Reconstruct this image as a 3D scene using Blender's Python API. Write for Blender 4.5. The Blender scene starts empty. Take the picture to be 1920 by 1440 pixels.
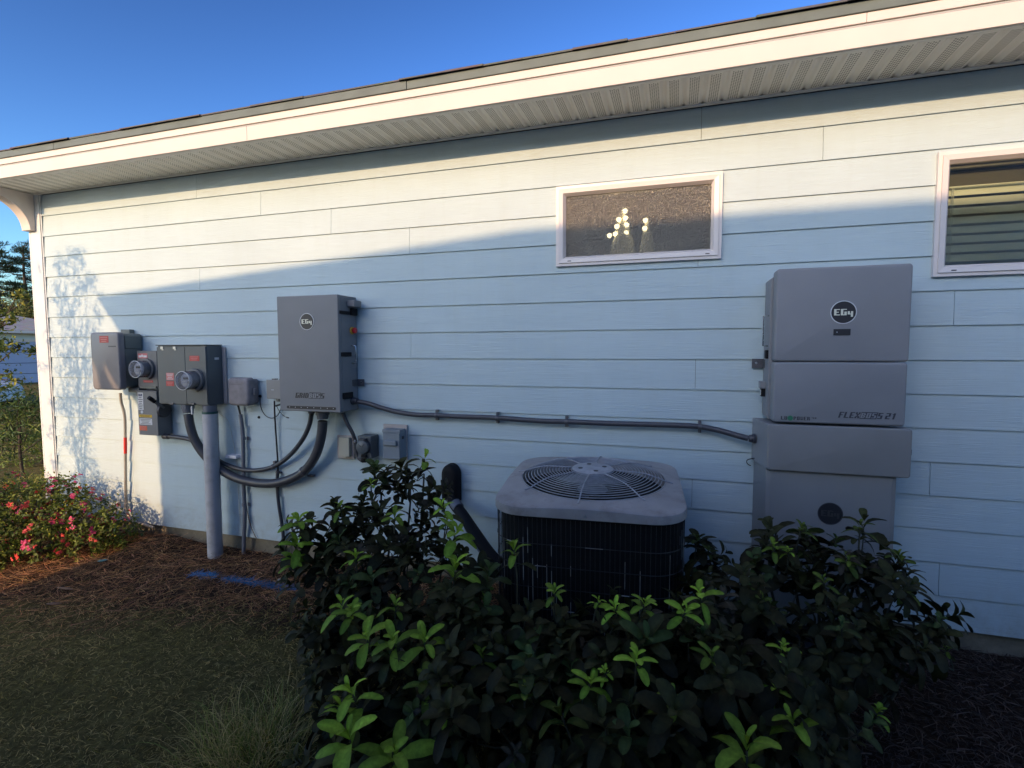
import bpy, bmesh, math, random
import numpy as np
from mathutils import Vector, Matrix, noise

S = bpy.context.scene
COL = S.collection
R = math.radians
rng = np.random.default_rng(11)
random.seed(5)

# ------------------------------------------------------------------ camera
F_PX, PAN, TILT, ROLL = 976.288, -0.304503, -0.067853, -0.002915
CAM = Vector((0.0, -3.23144, 1.48921))


def cam_axes():
    f = Vector((math.sin(PAN) * math.cos(TILT), math.cos(PAN) * math.cos(TILT), math.sin(TILT)))
    r0 = Vector((math.cos(PAN), -math.sin(PAN), 0))
    u0 = r0.cross(f)
    c, s = math.cos(ROLL), math.sin(ROLL)
    return c * r0 + s * u0, -s * r0 + c * u0, f


AR, AU, AF = cam_axes()
cd = bpy.data.cameras.new('camera')
cd.sensor_width = 36.0
cd.lens = 36.0 * F_PX / 1920.0
cd.clip_start = 0.05
cd.clip_end = 2000
cam = bpy.data.objects.new('camera', cd)
COL.objects.link(cam)
cam.matrix_world = Matrix(((AR.x, AU.x, -AF.x, CAM.x), (AR.y, AU.y, -AF.y, CAM.y), (AR.z, AU.z, -AF.z, CAM.z), (0, 0, 0, 1)))
S.camera = cam

# ------------------------------------------------------------------ light
SUN_EL, SUN_DAZ = R(17.7), R(15.0)
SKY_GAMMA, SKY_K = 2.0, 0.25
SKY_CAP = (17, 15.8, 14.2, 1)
SDIR = Vector((-math.sin(SUN_DAZ) * math.cos(SUN_EL), -math.cos(SUN_DAZ) * math.cos(SUN_EL), math.sin(SUN_EL)))
W = bpy.data.worlds.new('World')
S.world = W
W.use_nodes = True
nt = W.node_tree
nt.nodes.clear()
sky = nt.nodes.new('ShaderNodeTexSky')
sky.sky_type = 'NISHITA'
sky.sun_disc = False
sky.sun_elevation = SUN_EL
sky.sun_rotation = R(180) + SUN_DAZ
sky.altitude = 10
sky.air_density = 1.0
sky.dust_density = 1.5
sky.ozone_density = 2.3
bg = nt.nodes.new('ShaderNodeBackground')
bg.inputs['Strength'].default_value = 0.15
wo = nt.nodes.new('ShaderNodeOutputWorld')
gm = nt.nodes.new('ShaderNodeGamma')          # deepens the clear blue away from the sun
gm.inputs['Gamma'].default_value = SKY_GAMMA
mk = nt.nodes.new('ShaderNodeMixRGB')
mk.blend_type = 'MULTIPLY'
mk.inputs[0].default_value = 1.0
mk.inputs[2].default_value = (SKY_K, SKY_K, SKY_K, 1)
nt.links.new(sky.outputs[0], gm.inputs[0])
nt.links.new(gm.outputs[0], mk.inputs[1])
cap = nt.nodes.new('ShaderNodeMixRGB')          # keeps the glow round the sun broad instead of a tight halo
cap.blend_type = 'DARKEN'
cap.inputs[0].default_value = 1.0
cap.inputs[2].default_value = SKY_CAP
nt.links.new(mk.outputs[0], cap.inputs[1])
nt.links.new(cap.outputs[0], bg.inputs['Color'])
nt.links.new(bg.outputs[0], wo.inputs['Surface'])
sl = bpy.data.lights.new('sun', 'SUN')
sl.energy = 2.0
sl.angle = R(0.53)
sl.color = (1.0, 0.64, 0.345)
sun = bpy.data.objects.new('sun', sl)
COL.objects.link(sun)
sun.rotation_euler = SDIR.to_track_quat('Z', 'Y').to_euler()
S.view_settings.view_transform = 'Standard'
S.view_settings.look = 'None'
S.view_settings.exposure = 1.15
S.view_settings.gamma = 1.0
S.cycles.max_bounces = 10
S.cycles.diffuse_bounces = 8
S.cycles.transparent_max_bounces = 16
S.cycles.use_denoising = True


def P(px, py, y):
    """point on the plane at depth y that the photograph shows at this pixel"""
    d = AF * F_PX + AR * (px - 960) - AU * (py - 720)
    t = (y - CAM.y) / d.y
    return CAM + d * t


def XZ(px, py, y):
    p = P(px, py, y)
    return p.x, p.z


# ------------------------------------------------------------------ materials
def newmat(name):
    m = bpy.data.materials.new(name)
    m.use_nodes = True
    n = m.node_tree
    return m, n, n.nodes['Principled BSDF']


def node(n, kind, **kw):
    x = n.nodes.new('ShaderNode' + kind)
    for k, v in kw.items():
        setattr(x, k, v)
    return x


def ramp(n, fac, stops):
    r = node(n, 'ValToRGB')
    els = r.color_ramp.elements
    while len(els) < len(stops):
        els.new(0.5)
    for e, (p, c) in zip(els, stops):
        e.position = p
        e.color = (c[0], c[1], c[2], 1) if len(c) == 3 else c
    n.links.new(fac, r.inputs[0])
    return r.outputs[0]


def noise_tex(n, scale, detail=4, vec=None, rough=0.55, mapping=None):
    t = node(n, 'TexNoise')
    t.inputs['Scale'].default_value = scale
    t.inputs['Detail'].default_value = detail
    t.inputs['Roughness'].default_value = rough
    if vec is None:
        vec = node(n, 'NewGeometry').outputs['Position']
    if mapping:
        mp = node(n, 'Mapping')
        mp.inputs['Scale'].default_value = mapping
        n.links.new(vec, mp.inputs[0])
        vec = mp.outputs[0]
    n.links.new(vec, t.inputs['Vector'])
    return t.outputs['Fac']


def bump(n, b, fac, strength, dist=0.01):
    k = node(n, 'Bump')
    k.inputs['Strength'].default_value = strength
    k.inputs['Distance'].default_value = dist
    n.links.new(fac, k.inputs['Height'])
    n.links.new(k.outputs[0], b.inputs['Normal'])


def mul_c(c, k):
    return tuple(min(1.0, v * k) for v in c)


def paint(name, c, rough=0.5, var=0.12, scale=6, metallic=0.0, grain=0.0, grain_scale=900, spec=0.5, dirt=None):
    """a painted / plastic / metal surface with slight mottling, fine grain and optional dirt colour"""
    m, n, b = newmat(name)
    f = noise_tex(n, scale, 6)
    out = ramp(n, f, [(0.3, mul_c(c, 1 - var)), (0.7, mul_c(c, 1 + var))])
    if dirt:
        d = noise_tex(n, scale * 0.7 + 3, 8, rough=0.7)
        mx = node(n, 'MixRGB')
        n.links.new(ramp(n, d, [(0.5, (0, 0, 0)), (0.72, (0.6, 0.6, 0.6))]), mx.inputs[0])
        n.links.new(out, mx.inputs[1])
        mx.inputs[2].default_value = (*dirt, 1)
        out = mx.outputs[0]
    n.links.new(out, b.inputs['Base Color'])
    rr = noise_tex(n, scale * 4, 4)
    mr = node(n, 'MapRange')
    mr.inputs['To Min'].default_value = max(0.05, rough - 0.08)
    mr.inputs['To Max'].default_value = min(1, rough + 0.1)
    n.links.new(rr, mr.inputs[0])
    n.links.new(mr.outputs[0], b.inputs['Roughness'])
    b.inputs['Metallic'].default_value = metallic
    b.inputs['Specular IOR Level'].default_value = spec
    if grain:
        bump(n, b, noise_tex(n, grain_scale, 2), grain, 0.002)
    return m


def leafmat(name, trans=0.25, rough=0.42, spec=0.3):
    m, n, b = newmat(name)
    a = node(n, 'Attribute', attribute_name='col')
    mx = node(n, 'MixRGB', blend_type='MULTIPLY')
    mx.inputs[0].default_value = 1.0
    n.links.new(a.outputs['Color'], mx.inputs[1])
    n.links.new(ramp(n, noise_tex(n, 60, 4), [(0.25, (0.65, 0.65, 0.65)), (0.75, (1.2, 1.2, 1.2))]), mx.inputs[2])
    n.links.new(mx.outputs[0], b.inputs['Base Color'])
    b.inputs['Roughness'].default_value = rough
    b.inputs['Specular IOR Level'].default_value = spec
    tr = node(n, 'BsdfTranslucent')
    n.links.new(mx.outputs[0], tr.inputs['Color'])
    ms = node(n, 'MixShader')
    ms.inputs[0].default_value = trans
    n.links.new(b.outputs[0], ms.inputs[1])
    n.links.new(tr.outputs[0], ms.inputs[2])
    n.links.new(ms.outputs[0], n.nodes['Material Output'].inputs['Surface'])
    bump(n, b, noise_tex(n, 140, 3), 0.25, 0.004)
    return m


def rainglass_mat():
    """obscure patterned glass: part milky, part rough refraction, over a pebbled relief"""
    m, n, b = newmat('rain_glass')
    n.nodes.remove(b)
    k = node(n, 'Bump')
    k.inputs['Strength'].default_value = 1.0
    k.inputs['Distance'].default_value = 0.012
    n.links.new(noise_tex(n, 108, 2, mapping=(1, 1, 0.8)), k.inputs['Height'])
    df = node(n, 'BsdfDiffuse')
    df.inputs[0].default_value = (0.085, 0.078, 0.070, 1)
    rf = node(n, 'BsdfRefraction')
    rf.inputs['Color'].default_value = (0.75, 0.74, 0.68, 1)
    rf.inputs['Roughness'].default_value = 0.34
    rf.inputs['IOR'].default_value = 1.02
    gl = node(n, 'BsdfGlossy')
    gl.inputs['Color'].default_value = (0.9, 0.84, 0.74, 1)
    gl.inputs['Roughness'].default_value = 0.28
    for q in (df, rf, gl):
        n.links.new(k.outputs[0], q.inputs['Normal'])
    m1 = node(n, 'MixShader')
    m1.inputs[0].default_value = 0.5
    n.links.new(df.outputs[0], m1.inputs[1])
    n.links.new(rf.outputs[0], m1.inputs[2])
    m2 = node(n, 'MixShader')
    m2.inputs[0].default_value = 0.13
    n.links.new(m1.outputs[0], m2.inputs[1])
    n.links.new(gl.outputs[0], m2.inputs[2])
    n.links.new(m2.outputs[0], n.nodes['Material Output'].inputs['Surface'])
    return m


def glassmat(name, tint=(1, 1, 1), ior=1.5, solid=0.0, solid_c=(0.1, 0.1, 0.1), rough=0.02, bumpy=None):
    m, n, b = newmat(name)
    n.nodes.remove(b)
    tr = node(n, 'BsdfTransparent')
    tr.inputs[0].default_value = (*tint, 1)
    gl = node(n, 'BsdfGlossy')
    gl.inputs['Roughness'].default_value = rough
    fr = node(n, 'Fresnel')
    fr.inputs['IOR'].default_value = ior
    ms = node(n, 'MixShader')
    n.links.new(fr.outputs[0], ms.inputs[0])
    base = tr.outputs[0]
    df = None
    if solid:
        df = node(n, 'BsdfDiffuse')
        df.inputs[0].default_value = (*solid_c, 1)
        m2 = node(n, 'MixShader')
        m2.inputs[0].default_value = solid
        n.links.new(base, m2.inputs[1])
        n.links.new(df.outputs[0], m2.inputs[2])
        base = m2.outputs[0]
    n.links.new(base, ms.inputs[1])
    n.links.new(gl.outputs[0], ms.inputs[2])
    if bumpy:
        k = node(n, 'Bump')
        k.inputs['Strength'].default_value = 0.9
        k.inputs['Distance'].default_value = 0.004
        n.links.new(noise_tex(n, bumpy, 3), k.inputs['Height'])
        n.links.new(k.outputs[0], gl.inputs['Normal'])
        n.links.new(k.outputs[0], fr.inputs['Normal'])
        if df:
            n.links.new(k.outputs[0], df.inputs['Normal'])
    n.links.new(ms.outputs[0], n.nodes['Material Output'].inputs['Surface'])
    return m


SIDING_C = (0.478, 0.582, 0.612)


def siding_mat():
    m, n, b = newmat('siding_paint')
    f = noise_tex(n, 1.4, 5)
    c1 = ramp(n, f, [(0.3, mul_c(SIDING_C, 0.95)), (0.7, mul_c(SIDING_C, 1.03))])
    g = noise_tex(n, 1.0, 6, mapping=(5, 5, 160), rough=0.6)
    mx = node(n, 'MixRGB', blend_type='MULTIPLY')
    mx.inputs[0].default_value = 1
    n.links.new(c1, mx.inputs[1])
    n.links.new(ramp(n, g, [(0.35, (0.955, 0.955, 0.955)), (0.6, (1, 1, 1))]), mx.inputs[2])
    # faint grime streaks
    s = noise_tex(n, 1.0, 5, mapping=(9, 9, 0.8), rough=0.65)
    mx2 = node(n, 'MixRGB', blend_type='MULTIPLY')
    mx2.inputs[0].default_value = 1
    n.links.new(mx.outputs[0], mx2.inputs[1])
    n.links.new(ramp(n, s, [(0.28, (0.975, 0.97, 0.955)), (0.5, (1, 1, 1))]), mx2.inputs[2])
    sp = node(n, 'SeparateXYZ')
    n.links.new(node(n, 'NewGeometry').outputs['Position'], sp.inputs[0])
    lowm = node(n, 'MapRange')
    lowm.inputs['From Min'].default_value = 0.30
    lowm.inputs['From Max'].default_value = 0.0
    n.links.new(sp.outputs['Z'], lowm.inputs[0])
    sm = node(n, 'Math', operation='MULTIPLY')
    n.links.new(lowm.outputs[0], sm.inputs[0])
    n.links.new(ramp(n, noise_tex(n, 11, 8, rough=0.75), [(0.42, (0, 0, 0)), (0.75, (0.55, 0.55, 0.55))]), sm.inputs[1])
    mx3 = node(n, 'MixRGB')
    n.links.new(sm.outputs[0], mx3.inputs[0])
    n.links.new(mx2.outputs[0], mx3.inputs[1])
    mx3.inputs[2].default_value = (0.30, 0.27, 0.20, 1)
    n.links.new(mx3.outputs[0], b.inputs['Base Color'])
    b.inputs['Roughness'].default_value = 0.6
    b.inputs['Specular IOR Level'].default_value = 0.3
    bump(n, b, g, 0.5, 0.005)
    return m


def soffit_mat():
    """white vented vinyl: rows of small punched slots on the flats between the ribs"""
    m, n, b = newmat('vented_soffit')
    geo = node(n, 'NewGeometry')
    sp = node(n, 'SeparateXYZ')
    n.links.new(geo.outputs['Position'], sp.inputs[0])

    def mth(op, a, bb=None, c=None):
        k = node(n, 'Math', operation=op)
        for i, v in enumerate((a, bb, c)):
            if v is None:
                continue
            if isinstance(v, (int, float)):
                k.inputs[i].default_value = v
            else:
                n.links.new(v, k.inputs[i])
        return k.outputs[0]
    PER = 0.1016
    ph = mth('FRACT', mth('DIVIDE', mth('ADD', sp.outputs['X'], 100 * PER), PER))      # 0..1 across one rib
    inflat = mth('MULTIPLY', mth('GREATER_THAN', ph, 0.42), mth('LESS_THAN', ph, 0.93))
    u = mth('MULTIPLY', mth('SUBTRACT', ph, 0.42), 5 / 0.51)
    row = mth('MULTIPLY', sp.outputs['Y'], -62.0)
    off = mth('MULTIPLY', mth('MODULO', mth('FLOOR', u), 2.0), 0.5)
    v = mth('FRACT', mth('ADD', row, off))
    uu = mth('FRACT', u)
    hole = mth('MULTIPLY', mth('LESS_THAN', mth('ABSOLUTE', mth('SUBTRACT', uu, 0.5)), 0.30),
               mth('LESS_THAN', mth('ABSOLUTE', mth('SUBTRACT', v, 0.5)), 0.30))
    iny = mth('MULTIPLY', mth('LESS_THAN', sp.outputs['Y'], -0.035), mth('GREATER_THAN', sp.outputs['Y'], -0.335))
    hole = mth('MULTIPLY', mth('MULTIPLY', hole, inflat), iny)
    mx = node(n, 'MixRGB')
    n.links.new(hole, mx.inputs[0])
    n.links.new(ramp(n, noise_tex(n, 3, 4), [(0.3, (0.82, 0.79, 0.72)), (0.7, (0.88, 0.85, 0.79))]), mx.inputs[1])
    mx.inputs[2].default_value = (0.24, 0.225, 0.19, 1)
    n.links.new(mx.outputs[0], b.inputs['Base Color'])
    b.inputs['Roughness'].default_value = 0.5
    return m


def shingle_mat(name='shingles', c=(0.13, 0.125, 0.12)):
    m, n, b = newmat(name)
    v = node(n, 'TexVoronoi')
    v.inputs['Scale'].default_value = 7
    n.links.new(node(n, 'NewGeometry').outputs['Position'], v.inputs['Vector'])
    mx = node(n, 'MixRGB', blend_type='MULTIPLY')
    mx.inputs[0].default_value = 0.7
    n.links.new(ramp(n, noise_tex(n, 300, 2), [(0.3, mul_c(c, 0.6)), (0.7, mul_c(c, 1.5))]), mx.inputs[1])
    n.links.new(v.outputs['Color'], mx.inputs[2])
    mx2 = node(n, 'MixRGB')
    mx2.inputs[0].default_value = 0.65
    n.links.new(mx.outputs[0], mx2.inputs[1])
    mx2.inputs[2].default_value = (*c, 1)
    n.links.new(mx2.outputs[0], b.inputs['Base Color'])
    b.inputs['Roughness'].default_value = 0.95
    bump(n, b, noise_tex(n, 220, 3), 0.5, 0.004)
    return m


def ground_mat():
    """bark and pine-straw litter by the wall, thin winter lawn farther out"""
    m, n, b = newmat('yard_soil')
    geo = node(n, 'NewGeometry')
    f1 = noise_tex(n, 38, 8, rough=0.75)
    soil = ramp(n, f1, [(0.3, (0.012, 0.008, 0.006)), (0.5, (0.045, 0.026, 0.017)), (0.72, (0.10, 0.060, 0.036))])
    f2 = noise_tex(n, 26, 8, rough=0.75)
    turf = ramp(n, f2, [(0.3, (0.050, 0.041, 0.012)), (0.55, (0.14, 0.115, 0.04)), (0.75, (0.27, 0.22, 0.085))])
    sp = node(n, 'SeparateXYZ')
    n.links.new(geo.outputs['Position'], sp.inputs[0])
    # the bed edge runs obliquely across the yard
    a = node(n, 'Math', operation='MULTIPLY_ADD')
    n.links.new(sp.outputs['X'], a.inputs[0])
    a.inputs[1].default_value = -0.14
    n.links.new(sp.outputs['Y'], a.inputs[2])
    a2 = node(n, 'Math', operation='MULTIPLY_ADD')
    n.links.new(noise_tex(n, 2.2, 5), a2.inputs[0])
    a2.inputs[1].default_value = 0.9
    n.links.new(a.outputs[0], a2.inputs[2])
    mr = node(n, 'MapRange')
    mr.inputs['From Min'].default_value = -0.22
    mr.inputs['From Max'].default_value = 0.14
    n.links.new(a2.outputs[0], mr.inputs[0])
    # behind the house line it is lawn again
    lim = node(n, 'Math', operation='LESS_THAN')
    n.links.new(sp.outputs['Y'], lim.inputs[0])
    lim.inputs[1].default_value = 0.6
    mm = node(n, 'Math', operation='MULTIPLY')
    n.links.new(mr.outputs[0], mm.inputs[0])
    n.links.new(lim.outputs[0], mm.inputs[1])
    # the hedge bed on the right is bare mulch
    hb = node(n, 'MapRange')
    hb.inputs['From Min'].default_value = -1.2
    hb.inputs['From Max'].default_value = -0.6
    n.links.new(sp.outputs['X'], hb.inputs[0])
    hm = node(n, 'Math', operation='MAXIMUM')
    n.links.new(mr.outputs[0], hm.inputs[0])
    n.links.new(hb.outputs[0], hm.inputs[1])
    n.links.new(hm.outputs[0], mm.inputs[0])
    mx = node(n, 'MixRGB')
    n.links.new(mm.outputs[0], mx.inputs[0])
    n.links.new(turf, mx.inputs[1])
    n.links.new(soil, mx.inputs[2])
    n.links.new(mx.outputs[0], b.inputs['Base Color'])
    b.inputs['Roughness'].default_value = 0.95
    b.inputs['Specular IOR Level'].default_value = 0.1
    bump(n, b, f1, 0.9, 0.02)
    return m


def concrete_mat(name='concrete', c=(0.20, 0.175, 0.125)):
    m, n, b = newmat(name)
    n.links.new(ramp(n, noise_tex(n, 9, 8, rough=0.7), [(0.3, mul_c(c, 0.6)), (0.7, mul_c(c, 1.2))]), b.inputs['Base Color'])
    b.inputs['Roughness'].default_value = 0.9
    bump(n, b, noise_tex(n, 90, 5), 0.4, 0.004)
    return m


def emit(name, c, s):
    m, n, b = newmat(name)
    b.inputs['Emission Color'].default_value = (*c, 1)
    b.inputs['Emission Strength'].default_value = s
    b.inputs['Base Color'].default_value = (*c, 1)
    return m


M = dict(
    siding=siding_mat(),
    sheath=paint('sheathing', (0.05, 0.05, 0.05), 0.9),
    trim=paint('white_trim', (0.67, 0.60, 0.545), 0.6, 0.03, 3, spec=0.25),
    wtrim=paint('window_vinyl', (0.70, 0.645, 0.62), 0.4, 0.03, 4),
    ctrim=paint('corner_trim', (0.66, 0.68, 0.67), 0.6, 0.05, 6, spec=0.3),
    soffit=soffit_mat(),
    soffit_plain=paint('soffit_trim', (0.80, 0.78, 0.72), 0.5, 0.04),
    drip=paint('drip_edge', (0.135, 0.162, 0.150), 0.6, 0.12, 8, spec=0.25),
    shingle=shingle_mat(),
    far_shingle=shingle_mat('weathered_shingles', (0.30, 0.29, 0.28)),
    concrete=concrete_mat(),
    slab=concrete_mat('driveway_concrete', (0.42, 0.40, 0.37)),
    cab=paint('grey_powder_coat', (0.19, 0.197, 0.208), 0.5, 0.05, 5, grain=0.25, grain_scale=700),
    cab2=paint('grey_powder_coat_fine', (0.245, 0.25, 0.262), 0.5, 0.05, 5, grain=0.25, grain_scale=700),
    cabd=paint('dark_grey_enamel', (0.086, 0.102, 0.112), 0.42, 0.08, 6, grain=0.1, dirt=(0.11, 0.11, 0.105)),
    bat=paint('warm_grey_powder_coat', (0.245, 0.242, 0.236), 0.5, 0.06, 5, grain=0.3, grain_scale=700),
    cover=paint('inverter_cover', (0.20, 0.19, 0.20), 0.38, 0.04, 5, grain=0.1),
    invbody=paint('cast_grey_green', (0.155, 0.165, 0.15), 0.55, 0.08, 7, grain=0.2),
    socket=paint('socket_grey', (0.155, 0.16, 0.165), 0.5, 0.1, 8, grain=0.2, dirt=(0.1, 0.1, 0.09)),
    disc=paint('disconnect_grey', (0.15, 0.155, 0.165), 0.45, 0.06, 8, grain=0.2),
    lightgrey=paint('light_grey_enamel', (0.20, 0.235, 0.265), 0.45, 0.07, 8, grain=0.2),
    telecom=paint('weathered_plastic', (0.23, 0.215, 0.225), 0.7, 0.2, 14, dirt=(0.14, 0.13, 0.12), grain=0.3, grain_scale=300),
    smallbox=paint('small_box_plastic', (0.25, 0.25, 0.24), 0.6, 0.1),
    beige=paint('beige_plastic', (0.42, 0.41, 0.33), 0.5, 0.06),
    mount=paint('mounting_block', (0.42, 0.38, 0.36), 0.65, 0.06),
    white=paint('white_plastic', (0.75, 0.75, 0.78), 0.45, 0.04),
    pvc=paint('pvc_grey', (0.44, 0.44, 0.455), 0.45, 0.06, 5, dirt=(0.17, 0.165, 0.15)),
    pvcd=paint('pvc_dark', (0.13, 0.14, 0.165), 0.45, 0.1, 9),
    emt=paint('galvanised_conduit', (0.42, 0.40, 0.36), 0.35, 0.12, 14, metallic=0.5),
    flex=paint('liquidtight_conduit', (0.050, 0.052, 0.060), 0.42, 0.12, 20),
    flexblue=paint('grey_conduit', (0.055, 0.057, 0.070), 0.38, 0.12, 20),
    cable=paint('black_cable', (0.012, 0.012, 0.014), 0.45, 0.1),
    rubber=paint('black_rubber', (0.010, 0.010, 0.012), 0.65, 0.1, spec=0.2),
    wirewhite=paint('pale_wire', (0.50, 0.52, 0.48), 0.5, 0.05),
    wirebrown=paint('brown_wire', (0.10, 0.06, 0.045), 0.6, 0.1),
    steel=paint('stainless_steel', (0.6, 0.6, 0.6), 0.25, 0.08, 20, metallic=1.0),
    zinc=paint('zinc_plate', (0.45, 0.45, 0.46), 0.4, 0.12, 25, metallic=0.8),
    clamp=paint('grey_clamp', (0.12, 0.12, 0.13), 0.4, 0.1, 30, metallic=0.4),
    red=paint('red_label', (0.42, 0.022, 0.035), 0.4, 0.05),
    faded=paint('faded_red_label', (0.55, 0.16, 0.17), 0.4, 0.08),
    orange=paint('orange_label', (0.55, 0.10, 0.045), 0.4, 0.05),
    yellow=paint('yellow_label', (0.60, 0.38, 0.02), 0.4, 0.05),
    paper=paint('paper_label', (0.55, 0.56, 0.58), 0.5, 0.05),
    ink=paint('dark_ink', (0.02, 0.02, 0.024), 0.45, 0.05),
    inkgrey=paint('grey_ink', (0.045, 0.047, 0.058), 0.45, 0.05),
    inkblue=paint('blue_ink', (0.02, 0.03, 0.16), 0.45, 0.05),
    green=paint('green_ink', (0.03, 0.20, 0.10), 0.45, 0.05),
    greencap=paint('green_band', (0.015, 0.07, 0.06), 0.45, 0.05),
    cream=paint('cream_print', (0.72, 0.72, 0.58), 0.4, 0.03),
    silver=paint('silver_ring', (0.62, 0.64, 0.67), 0.3, 0.04),
    dimprint=paint('faint_print', (0.05, 0.05, 0.048), 0.4, 0.03),
    redbtn=paint('red_button', (0.55, 0.025, 0.03), 0.3, 0.04),
    yellowbtn=paint('yellow_collar', (0.62, 0.36, 0.05), 0.4, 0.05),
    redtape=paint('red_tape', (0.62, 0.035, 0.03), 0.45, 0.05),
    meterglass=glassmat('meter_glass', (0.90, 0.91, 0.94), solid=0.26, solid_c=(0.38, 0.39, 0.43), rough=0.06),
    meterface=paint('meter_dial', (0.42, 0.46, 0.56), 0.5, 0.06),
    meterdark=paint('meter_inside', (0.32, 0.32, 0.34), 0.5, 0.1),
    glass=glassmat('window_glass', (0.92, 0.94, 0.88), ior=2.0, rough=0.01),
    rainglass=rainglass_mat(),
    shade=paint('glass_reflection_grey', (0.115, 0.110, 0.095), 0.7, 0.05),  # dim grey of the glass reflection, worn by an added panel
    blind=paint('blind_slat', (0.72, 0.76, 0.70), 0.5, 0.04),
    blindhead=paint('blind_headrail', (0.20, 0.20, 0.18), 0.5, 0.04),
    room=paint('room_paint', (0.60, 0.58, 0.52), 0.8, 0.03),
    groove=paint('groove_shadow_grey', (0.40, 0.40, 0.39), 0.6, 0.05),  # shadow line under the upper moulding, put into the colour as grey
    dark=paint('dark_interior', (0.10, 0.095, 0.085), 0.8, 0.05),
    bulb=emit('lit_bulb', (1.0, 0.86, 0.58), 7.0),
    ornament=emit('lit_ornament', (0.62, 0.60, 0.48), 0.22),
    aclid=paint('ac_top_paint', (0.35, 0.325, 0.315), 0.5, 0.16, 7, grain=0.35, grain_scale=420, dirt=(0.16, 0.13, 0.11)),
    accoil=paint('ac_coil', (0.010, 0.010, 0.011), 0.7, 0.2, 30, spec=0.2),
    acwire=paint('ac_guard_wire', (0.028, 0.028, 0.028), 0.45, 0.5, 30),
    acwirebare=paint('ac_guard_bare_wire', (0.30, 0.29, 0.27), 0.5, 0.3, 30),
    acring=paint('ac_fan_guard', (0.36, 0.36, 0.38), 0.42, 0.2, 30),
    acblade=paint('ac_fan_blade', (0.022, 0.022, 0.025), 0.4, 0.2, 9, metallic=0.3),
    acmotor=paint('ac_motor', (0.20, 0.215, 0.24), 0.5, 0.3, 18),
    leaf=leafmat('hedge_leaf', 0.14, 0.48, 0.13),
    petal=leafmat('petal_and_leaf', 0.3, 0.5),
    needle=leafmat('needle', 0.15, 0.6),
    blade=leafmat('grass_blade', 0.2, 0.7),
    straw=leafmat('straw', 0.05, 0.75),
    bark=paint('bark', (0.055, 0.042, 0.032), 0.9, 0.35, 30, grain=0.6, grain_scale=80),
    stem=paint('green_brown_stem', (0.05, 0.05, 0.03), 0.8, 0.3, 30),
    ground=ground_mat(),
    roadmat=concrete_mat('asphalt', (0.06, 0.06, 0.06)),
    bluepaint=paint('blue_spray_paint', (0.04, 0.24, 0.60), 0.7, 0.4, 30),
    stone=paint('pale_stone', (0.34, 0.33, 0.29), 0.8, 0.15, 30),
    teal=paint('teal_plastic', (0.12, 0.34, 0.36), 0.5, 0.1),
    wood=paint('weathered_wood', (0.20, 0.13, 0.09), 0.85, 0.3, 30),
    farwall=paint('far_siding', (0.56, 0.62, 0.60), 0.6, 0.04, 3),
    garage=paint('garage_door_paint', (0.34, 0.39, 0.54), 0.5, 0.03, 3),
    carpaint=paint('silver_car_paint', (0.45, 0.46, 0.48), 0.35, 0.03, 3),
    carglass=paint('car_glass', (0.10, 0.14, 0.20), 0.08, 0.03, 3, spec=1.0),
    nsiding=paint('neighbour_siding', (0.80, 0.78, 0.72), 0.6, 0.04, 3),
)


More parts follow.
